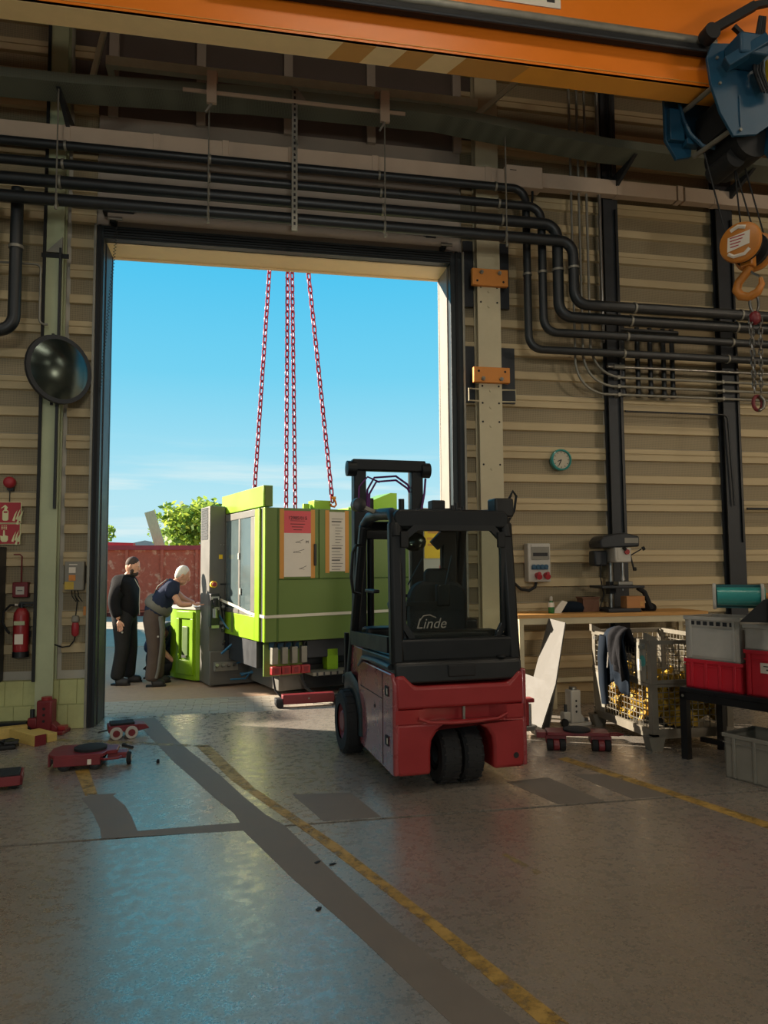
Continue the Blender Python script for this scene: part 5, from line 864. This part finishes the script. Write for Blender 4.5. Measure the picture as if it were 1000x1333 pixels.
B().tube([(.22, -.1, .27), (.3, -.1, .22), (.34, -.12, .1), (.36, -.14, .03)], .03, 8).obj('dust_hose', 'black_rubber', pd); B().tube([(-.18, -.02, .55), (-.22, -.06, .4), (-.2, -.1, .2), (-.26, -.1, .04)], .007, 6).obj('cable', 'black_rubber', pd)
cbx = thing('cardboard_box', 'small brown cardboard box under the drill table', 'box', (5.86, -.52, 1.147)); B().box(-.11, .11, -.07, .07, 0, .13).obj('carton', 'cardboard', cbx); B().box(-.11, .11, -.012, .012, .13, .1315).obj('tape', 'tape_brown', cbx); B().box(.05, .09, -.0715, -.07, .02, .07).obj('label', 'wood', cbx)
bt = thing('spray_bottle', 'small green bottle with a pale cap at the bench corner', 'bottle', (4.88, -.5, 1.1)); B().lathe([(.03, 0), (.034, .01), (.034, .1), (.02, .13), (.014, .14)], 16).obj('bottle', 'bottle_green', bt, smooth=50); B().lathe([(.034, .07), (.0345, .075), (.0345, .11), (.03, .12)], 16).obj('label_band', 'paper', bt); B().lathe([(.015, .14), (.018, .15), (.016, .18), (.006, .19)], 12).obj('cap', 'bin_grey', bt)
b = B(); b.add(*skin_vf([(-.14, 0, .05), (0, .02, .07), (.12, 0, .06), (.2, .03, .04)], [(0, 1), (1, 2), (2, 3)], [.05, .08, .075, .05])); tag(b.obj('dark_rag', 'blue_grey', loc=(5.15, -.38, 1.09), smooth=80), 'dark crumpled cloth lying on the bench beside the green bottle', 'cloth')
tag(B().prism([(-.08, 0), (.02, 0), (.1, .12), (.04, .14), (-.04, .06)], 'y', -.01, .01).obj('paper_sheet', 'paper', loc=(4.98, -.48, 1.1)), 'small bent white sheet beside the green bottle', 'sheet')
tag(B().box(-.1, .1, -.08, .08, 0, .17).box(-.11, .11, -.09, .09, .15, .17).obj('parts_box', 'cardboard2', loc=(5.4, -.34, 1.1), bevel=.005), 'dull brown box on the bench left of the drill', 'box')
b = B(); b.add(*skin_vf([(-.1, 0, .04), (0, .02, .055), (.1, 0, .04)], [(0, 1), (1, 2)], [.045, .07, .05])); tag(b.obj('dark_tool_roll', 'jacket_black', loc=(6.12, -.42, 1.09), smooth=80), 'black tool bundle on the bench right of the drill', 'bundle')

# mesh cage
CX0, CX1, CY0, CY1 = 5.05, 5.85, -2.23, -1.12
cg2 = thing('mesh_cage', 'grey steel mesh pallet cage full of yellow clamps', 'cage', (0, 0, 0))
for x, y in ((CX0, CY0), (CX1 - .06, CY0), (CX0, CY1 - .06), (CX1 - .06, CY1 - .06)):
    B().box(x, x + .06, y, y + .06, .1, .96).obj('corner_post', 'cage_grey', cg2); B().prism([(x - .02, .0), (x + .08, .0), (x + .11, .12), (x - .05, .12)], 'y', y - .02, y + .09).obj('foot', 'cage_grey', cg2)
B().box(CX0, CX1, CY0, CY1, .1, .15).obj('floor_tray', 'cage_grey', cg2)
def mesh_panel(ax, c, a0, a1, z0, z1, par=cg2, st=.055):
    b = B(); f = (lambda a, z: (c, a, z)) if ax == 'x' else (lambda a, z: (a, c, z)); n = round((a1 - a0) / st); m = round((z1 - z0) / st)
    for i in range(n + 1): a = a0 + (a1 - a0) * i / n; b.bar(f(a, z0), f(a, z1), .006, .006)
    for i in range(m + 1): z = z0 + (z1 - z0) * i / m; b.bar(f(a0, z), f(a1, z), .006, .006)
    b.obj('wire_panel', 'cage_grey', par, smooth=0)
mesh_panel('x', CX0 + .01, CY0 + .06, CY1 - .06, .18, .55); mesh_panel('x', CX0 + .01, CY0 + .06, CY1 - .06, .6, .93); mesh_panel('y', CY0 + .01, CX0 + .06, CX1 - .06, .18, .93); mesh_panel('y', CY1 - .01, CX0 + .06, CX1 - .06, .18, .93); mesh_panel('x', CX1 - .01, CY0 + .06, CY1 - .06, .18, .93)
for z0, z1 in ((.14, .18), (.55, .575), (.58, .61), (.925, .96)):
    B().box(CX0 - .005, CX0 + .025, CY0, CY1, z0, z1).obj('flap_rail', 'cage_grey', cg2); B().box(CX0, CX1, CY0 - .005, CY0 + .025, z0, z1).obj('side_rail', 'cage_grey', cg2)
B().box(CX0, CX1, CY1 - .03, CY1, .93, .97).box(CX1 - .03, CX1, CY0, CY1, .93, .97).obj('back_rail', 'cage_grey', cg2)
B().box(CX0 - .008, CX0 - .002, CY0 + .07, CY0 + .24, .6, .93).obj('plate', 'zinc', cg2); B().box(CX0 - .008, CX0 - .002, CY1 - .25, CY1 - .06, .17, .55).obj('plate', 'zinc', cg2); B().box(CX0 - .011, CX0 - .008, CY0 + .14, CY0 + .2, .68, .78).obj('card', 'paper', cg2); B().lathe([(.001, -.001), (.05, -.001), (.05, .001)], 16, (CX0 - .009, CY0 + .12, .77), 'x').obj('teal_spot', 'teal', cg2); B().box(CX0 - .03, CX0, CY0 + .08, CY0 + .15, .88, .91).box(CX0 - .03, CX0, CY1 - .13, CY1 - .08, .88, .91).obj('latch', 'steel', cg2)
for y in (CY0, CY1 - .06): B().prism([(CX0 - .03, .96), (CX0 + .08, .96), (CX0 + .06, .985), (CX0 - .03, 1.03)], 'y', y, y + .05).obj('stacking_lug', 'cage_grey', cg2)
# yellow clamps
yb = B(); yb.tube(arc((0, 0), .062, 0, 235, 9, 'xz'), .028, 6, flat=.8); yb.box(-.1, -.03, -.028, .028, -.07, -.02); yb.box(.035, .115, -.016, .016, -.012, .03); YM = yb.mesh('pipe_clamp', 'yellow_plastic', 40)
r3 = random.Random(11); spots = []
while len(spots) < 130:
    x = r3.uniform(CX0 + .12, CX1 - .12); y = r3.uniform(CY0 + .12, CY1 - .12); z = .27 + .3 * r3.random(); k = len(spots) % 3
    if k == 0: x = CX0 + .11 + r3.random() * .03
    if k == 1: y = CY0 + .11 + r3.random() * .03
    if min([(x - a) ** 2 + (y - b_) ** 2 + (z - c) ** 2 for a, b_, c in spots] + [9]) < .055 ** 2: continue
    spots.append((x, y, z)); o = link('yellow_clamp', YM, None, (x, y, z), (r3.uniform(0, 6.28), r3.uniform(0, 6.28), r3.uniform(0, 6.28))); tag(o, 'yellow curved plastic clamp heaped in the mesh cage', 'clamp', 'yellow clamps in the mesh cage')
tag(B().box(CX0 + .2, CX1 - .2, CY0 + .2, CY1 - .2, .155, .5).obj('dark_backing', 'matte_black', bevel=.06), 'dark block added as backing under the yellow clamps in the mesh cage', 'backing')  # dark block added as background behind the clamps
# jacket over the cage
jk = thing('work_jacket', 'dark blue work jacket thrown over the side of the mesh cage', 'jacket', (CX0, -1.7, 0))
def drape(w, zt, zb, name, mt, off, y0=0, seed=1):
    r = random.Random(seed); v = []; nu, nv = 16, 18
    ph = [r.uniform(0, 6.28) for _ in range(4)]
    for j in range(nv + 1):
        t = j / nv
        for i in range(nu + 1):
            u = i / nu - .5
            if t < .3: a = t / .3 * math.pi; x = .03 - .055 * math.cos(math.pi - a) if False else .075 * math.cos(a) ; z = zt + .06 * math.sin(a) - (0.18 * (1 - t / .3) if t < .15 else 0)
            else: x = -.075 - .02 * math.sin(3 * t); z = zt - (t - .3) / .7 * (zt - zb)
            ww = w * (1 - .25 * abs(t - .45)) ; x2 = x - off - .018 * math.sin(9 * u + ph[0] + 3 * t) - .012 * math.sin(21 * u + ph[1] - 5 * t)
            v.append((x2, y0 + u * ww + .02 * math.sin(5 * t + ph[2]), z + .012 * math.sin(7 * u + ph[3]) + (.05 * math.sin(4 * u + 1) if j > nv - 3 else 0)))
    f = [(j * (nu + 1) + i, j * (nu + 1) + i + 1, (j + 1) * (nu + 1) + i + 1, (j + 1) * (nu + 1) + i) for j in range(nv) for i in range(nu)]
    b = B(); b.add(v, f); o = b.obj(name, mt, jk, smooth=80); m = o.modifiers.new('s', 'SOLIDIFY'); m.thickness = .014; m.offset = 0; return o
drape(.42, .97, .47, 'back_panel', 'blue_grey', .0, -.05, 2); drape(.24, .985, .6, 'front_panel', 'jacket_black', .03, -.14, 5)
B().tube([(-.1, .12, .95), (-.12, .14, .75), (-.12, .13, .5), (-.11, .12, .3)], [.07, .065, .06, .05], 10, flat=.6).obj('sleeve', 'blue_grey', jk, smooth=70); B().tube([(-.1, .0, 1.0), (-.13, -.02, .85), (-.13, .02, .66)], .007, 5).obj('piping', 'bin_grey', jk)

# ---------------------------------------------------------------- table with bins
TR = R(-66)                                # long edge runs towards the camera
tl = thing('steel_table', 'low black steel table carrying the red and grey bins', 'table', (5.15, -2.5, 0), -66)
def tp(x, y): return (5.15 + x * math.cos(TR) - y * math.sin(TR), -2.5 + x * math.sin(TR) + y * math.cos(TR))
B().box(0, 1.3, 0, .6, .56, .6).obj('top', 'black_steel', tl, bevel=.004); B().box(0, 1.3, 0, .03, .5, .56).box(0, .03, 0, .6, .5, .56).obj('apron', 'black_steel', tl)
for x, y in ((0, 0), (0, .54), (1.24, 0), (1.24, .54)): B().box(x, x + .06, y, y + .06, 0, .56).obj('leg', 'black_steel', tl)
for x in (.03, 1.27): B().cyl((x, -.004, .53), (x, 0, .53), .012, n=8).obj('bolt', 'zinc', tl)
B().box(0, 1.3, .28, .32, .1, .14).obj('lower_bar', 'black_steel', tl)
def bin_(name, lab, L, Wd, h, z, x, y, mt, ribs=3, label_card=False, rot=-66, flip=False, group=None, txt=None):
    px, py = tp(x, y); t = thing(name, lab, 'bin', (px, py, z), rot, group); e = .012
    b = B(); b.box(0, L, 0, e, 0, h).box(0, L, Wd - e, Wd, 0, h).box(0, e, 0, Wd, 0, h).box(L - e, L, 0, Wd, 0, h).box(0, L, 0, Wd, (h - e) if flip else 0, h if flip else e); b.obj('shell', mt, t)
    b = B()
    rz = (.0, .03) if flip else (h - .03, h); 
    B().box(-.012, L + .012, -.012, e, *rz).box(-.012, L + .012, Wd - e, Wd + .012, *rz).box(-.012, e, 0, Wd, *rz).box(L - e, L + .012, 0, Wd, *rz).obj('rim', mt, t, bevel=.003)
    B().box(-.008, L + .008, -.008, 0, h * .78, h * .8).box(-.008, 0, 0, Wd, h * .78, h * .8).obj('rib_line', mt, t)
    for k in range(ribs): xx = L * (k + .5) / ribs if ribs > 2 else L * (.1 + .8 * k); B().box(xx - .012, xx + .012, -.012, 0, .01, h - .02).obj('rib', mt, t, bevel=.003)
    for k in range(3): yy = Wd * (k + .5) / 3; B().box(-.012, 0, yy - .01, yy + .01, .01, h - .02).obj('rib', mt, t)
    if label_card: B().box(L * .35, L * .75, -.016, -.012, h * .52, h * .74).obj('label_card', 'paper', t); B().box(L * .42, L * .68, -.018, -.016, h * .66, h * .68).box(L * .48, L * .62, -.018, -.016, h * .58, h * .61).obj('print_line', 'ink', t)
    return t
bin_('plastic_bin', 'long low red bin under the grey crate on the black table', .5, .4, .24, .6, .03, .06, 'red_bin', 4, group='plastic bins on the table')
bin_('plastic_bin', 'tall red bin with a white label beside the low red bin', .36, .4, .36, .6, .56, .06, 'red_bin', 2, True, group='plastic bins on the table')
gb = bin_('plastic_crate', 'grey slotted crate standing on the long red bin', .48, .4, .36, .84, .04, .06, 'bin_grey', 2, group='plastic bins on the table')
for k in range(7): B().box(.05 + .058 * k, .085 + .058 * k, -.006, -.001, .285, .32).obj('slot', 'dark_steel', gb)
B().box(.06, .42, -.008, -.002, .03, .26).obj('panel', 'bin_grey', gb)
bin_('plastic_crate', 'grey brown crate on the tall red bin under the roller', .36, .4, .2, .96, .56, .06, 'bin_grey', 0, group='plastic bins on the table')
lb = bin_('plastic_bin', 'dark grey bin standing on the floor at the edge of the photo', .5, .4, .34, 0, .52, -.22, 'grey_box', 3); lb.rotation_euler[2] = R(-70)
px, py = tp(.52, .72)
# roller conveyor end
cv = thing('roller_conveyor', 'teal roller conveyor end on a black stand above the bins', 'conveyor', (5.17, -3.0, 0), -36)
B().cyl((.02, 0, 1.385), (.36, 0, 1.385), .072, n=24).obj('roller', 'teal', cv, smooth=50)
for x in (0, .34): B().prism(rrect(-.1, .1, 1.285, 1.485, .045), 'x', x - .012, x + .012).obj('end_plate', 'bin_grey', cv, bevel=.005)
B().cyl((.35, 0, 1.385), (.4, 0, 1.385), .03, n=14).obj('axle', 'hook_orange', cv); B().box(.012, .33, .06, .085, 1.29, 1.475).obj('guard', 'teal_dark', cv)
B().prism([(.17, 1.2), (.34, 1.37), (.9, 1.37), (.9, 1.2)], 'y', -.2, -.17).obj('chute', 'matte_black', cv); B().box(.38, .46, -.26, -.17, 0, 1.36).obj('leg', 'matte_black', cv, bevel=.004); B().box(.36, .9, -.2, .1, 1.34, 1.37).obj('stand_top', 'matte_black', cv); B().box(.82, .9, -.26, -.18, 0, 1.36).obj('leg', 'matte_black', cv)

# ================================================================= FLOOR THINGS
def jack(name, lab, loc, rz, h, mt, mt2):
    t = thing(name, lab, 'jack', loc, rz, 'machine jacks'); B().box(-.075, .075, -.07, .07, .03, h).obj('body', mt, t, bevel=.015); B().prism([(.07, h * .35), (.13, h * .2), (.13, .03), (.07, .03)], 'y', -.06, .06).obj('toe_guide', mt, t, bevel=.006)
    B().box(-.13, .2, -.11, .11, .0, .035).obj('base_plate', mt, t, bevel=.006); B().box(.075, .2, -.045, .045, .035, .075).obj('toe', mt2, t, bevel=.006); B().cyl((0, 0, h), (0, 0, h + .03), .05, n=16).obj('piston_head', mt2, t)
    for k in range(3): B().cyl((.0, -.075, h * .4 + .06 * k), (.0, -.07, h * .4 + .06 * k), .013, n=10).obj('screw', 'matte_black', t)
    B().box(-.17, -.07, -.05, .05, .05, .16).obj('pump', mt, t, bevel=.015); B().cyl((-.13, -.02, .16), (-.13, -.02, .24), .022, n=10).obj('lever_socket', 'dark_steel', t); B().cyl((-.17, -.08, .045), (-.17, -.04, .045), .045, n=16).obj('wheel', 'black_rubber', t)
    return t
jack('toe_jack', 'dark red toe jack by the painted block plinth', (-.42, -.28, 0), -8, .33, 'dark_red', 'red_paint')
jack('toe_jack', 'bare steel toe jack standing before the mesh cage', (4.84, -1.08, 0), 10, .4, 'bin_grey', 'steel').scale = (.8, .8, .9)
jr = thing('trolley_jack', 'bright red and chrome jack half hidden behind the forklift', 'jack', (4.16, -1.42, 0), 0, 'machine jacks'); B().box(-.08, .12, -.06, .06, .05, .1).obj('frame', 'steel', jr, bevel=.01); B().box(-.03, .05, -.04, .04, .1, .32).obj('column', 'red_paint', jr, bevel=.01); B().box(-.1, .1, -.06, .06, .32, .36).obj('saddle', 'red_paint', jr, bevel=.01)
B().cyl((-.03, -.05, .36), (-.03, -.05, .62), .014, n=8).obj('handle', 'red_paint', jr); B().cyl((.07, 0, .1), (.07, 0, .3), .018, n=10).obj('piston', 'steel', jr)
for x in (-.08, .13): B().cyl((x, -.08, .045), (x, -.04, .045), .045, n=14).cyl((x, .04, .045), (x, .08, .045), .045, n=14).obj('wheel', 'bin_grey', jr)
# beams
def beam(pa, pb, w, h, lab, red=False, z=0):
    a, b_ = Vector((pa[0], pa[1], 0)), Vector((pb[0], pb[1], 0)); d = b_ - a; t = thing('wooden_beam', lab, 'beam', (pa[0], pa[1], z), math.degrees(math.atan2(d.y, d.x)), 'timber beams by the plinth'); B().box(0, d.length, -w / 2, w / 2, 0, h).obj('timber', 'pine', t, bevel=.004)
    if red: B().box(d.length - .003, d.length + .002, -w / 2 + .001, w / 2 - .001, .001, h - .001).obj('painted_end', 'dark_red', t)
beam((-1.5, -.62), (-.58, -.34), .11, .1, 'long square timber lying along the plinth'); beam((-.66, -.46), (-.34, -.82), .11, .1, 'timber with a red painted end lying on the floor', True); beam((-.49, -.44), (-.27, -.68), .1, .08, 'short pale timber beside the one with a red end')
tag(B().box(-1.6, -.62, -.24, -.14, 0, .11).obj('dark_sill', 'black_steel', bevel=.006), 'dark steel channel lying at the foot of the plinth', 'channel')
sbn = thing('strap_heap', 'black buckled straps heaped at the edge of the floor', 'strap', (-.72, -.86, 0), 10)
for k in range(4): B().tube(arc((0 + .04 * k, .0), .07, 0, 180, 8, 'xz', -.06 + .04 * k), .016, 6, flat=.5).obj('strap', 'matte_black', sbn)
B().box(-.16, .18, -.1, .1, 0, .04).obj('sole_pad', 'matte_black', sbn, bevel=.015); B().box(.08, .2, -.08, .04, .04, .07).obj('buckle', 'black_plastic', sbn, bevel=.01)
# skates
def wheel2(par, x, y, r, w, mt='black_rubber', hub='dark_steel', ax='y'):
    a, b_ = ((x, y - w / 2, r), (x, y + w / 2, r)) if ax == 'y' else ((x - w / 2, y, r), (x + w / 2, y, r)); o = B().cyl(a, b_, r, n=18).obj('wheel', mt, par, bevel=.006)
    a2, b2 = ((x, y - w / 2 - .004, r), (x, y + w / 2 + .004, r)) if ax == 'y' else ((x - w / 2 - .004, y, r), (x + w / 2 + .004, y, r)); B().cyl(a2, b2, r * .55, n=14).obj('hub', hub, o)
k1 = thing('steering_skate', 'large dark red machine skate with a black turntable', 'skate', (.25, -1.62, 0), 3, 'red transport skates')
B().prism([(-.3, -.12), (-.26, -.18), (.12, -.18), (.14, -.1), (.22, -.08), (.22, .1), (.14, .12), (.1, .2), (-.26, .2), (-.3, .12)], 'z', .1, .13).obj('deck', 'dark_red', k1, bevel=.006); B().lathe([(.001, .13), (.13, .13), (.13, .15), (.12, .155)], 28).obj('turntable', 'black_rubber', k1)
for x in (-.18, .06):
    for y in (-.14, .16): wheel2(k1, x, y, .055, .07)
B().box(-.26, .1, -.185, -.17, .04, .11).box(-.26, .1, .18, .2, .04, .11).box(-.31, -.29, -.12, .12, .03, .13).obj('side_cheek', 'dark_red', k1, bevel=.005); B().box(.14, .3, -.06, .06, .05, .1).obj('tow_bar', 'dark_red', k1, bevel=.008); wheel2(k1, .31, -.05, .05, .035, 'black_rubber', 'bin_grey', 'x'); B().tube([(.1, -.19, .09), (.13, -.22, .09), (.24, -.2, .09), (.26, -.16, .09)], .01, 6).obj('loop_handle', 'dark_red', k1); B().box(.0, .03, -.195, -.185, .05, .09).obj('plate', 'paper', k1)
k2 = thing('roller_skate', 'small dark red machine skate with pale wheels near the threshold', 'skate', (.36, -.62, 0), 14, 'red transport skates')
B().box(-.14, .13, -.1, .1, .07, .13).obj('body', 'dark_red', k2, bevel=.008); B().box(-.12, .1, -.085, .085, .13, .15).obj('pad', 'black_rubber', k2, bevel=.004); B().prism([(.12, .06), (.24, .08), (.2, .12), (.12, .13)], 'y', -.08, .08).obj('tow_nose', 'dark_red', k2, bevel=.006)
for x in (-.07, .07):
    for y in (-.1, .1): wheel2(k2, x, y, .06, .04, 'bin_grey', 'dark_red')
B().tube([(-.14, 0, .08), (-.2, 0, .07), (-.22, .03, .06)], .008, 6).obj('coupling', 'dark_steel', k2)
k3 = thing('roller_skate', 'dark red machine skate cut off by the left photo edge', 'skate', (-.36, -2.15, 0), 12, 'red transport skates'); B().box(-.25, .2, -.12, .12, .09, .11).obj('deck', 'black_rubber', k3, bevel=.006); B().box(-.25, .22, -.13, -.115, .03, .1).box(-.25, .22, .115, .13, .03, .1).box(.2, .22, -.13, .13, .03, .1).obj('frame', 'dark_red', k3, bevel=.005)
for x in (-.1, .16):
    for y in (-.07, .07): wheel2(k3, x, y, .045, .05)
k4 = thing('tandem_skate', 'red machine skate with two roller sets in front of the mesh cage', 'skate', (4.44, -2.0, 0), -18, 'red transport skates'); B().box(-.27, .27, -.1, .1, .13, .16).obj('deck', 'dark_red', k4, bevel=.006); B().lathe([(.001, .16), (.12, .16), (.12, .175), (.11, .18)], 24).obj('turntable', 'black_rubber', k4)
for x in (-.19, .2):
    B().box(x - .09, x + .09, -.07, .09, .06, .13).obj('fork', 'dark_red', k4, bevel=.006)
    for q in (-.055, 0, .055): B().cyl((x + q - .026, -.07, .05), (x + q + .026, -.07, .05), .05, n=18).obj('roller', 'black_rubber' if q else 'dark_red', k4, bevel=.004)
B().tube([(.27, 0, .14), (.36, .02, .14), (.4, 0, .13), (.36, -.03, .13), (.27, -.02, .13)], .008, 6).obj('tow_ring', 'dark_red', k4); B().box(-.36, -.27, -.06, .06, .1, .15).obj('nose', 'dark_red', k4, bevel=.006)
tag(B().cyl((.42, -1.0, .012), (.52, -1.12, .012), .011, n=8).cyl((.42, -1.0, .012), (.44, -1.024, .012), .017, n=8).obj('steel_pin', 'dark_steel'), 'small steel pin lying on the floor between the skates', 'pin'); tag(B().cyl((.8, -1.68, 0), (.8, -1.68, .022), .014, n=6).cyl((.8, -1.68, .022), (.8, -1.68, .03), .008, n=6).obj('loose_nut', 'matte_black'), 'tiny dark nut lying on the bright floor', 'nut')
for i, (x, y, a) in enumerate(((1.2, -5.63, .3), (1.42, -5.57, 1.2), (1.44, -5.66, .1), (1.9, -4.06, .8), (1.98, -4.1, .4), (1.85, -4.62, 1.0), (1.58, -5.98, .2), (.72, -5.5, .1))):
    o = B().prism([(-.02, -.008), (.0, -.013), (.024, -.006), (.018, .006), (-.012, .01)], 'z', 0, .004).obj('floor_chip', 'matte_black', loc=(x, y, .001), rot=(0, 0, a)); tag(o, 'small dark chip of dirt lying on the bare floor', 'chip', 'dark chips on the floor')
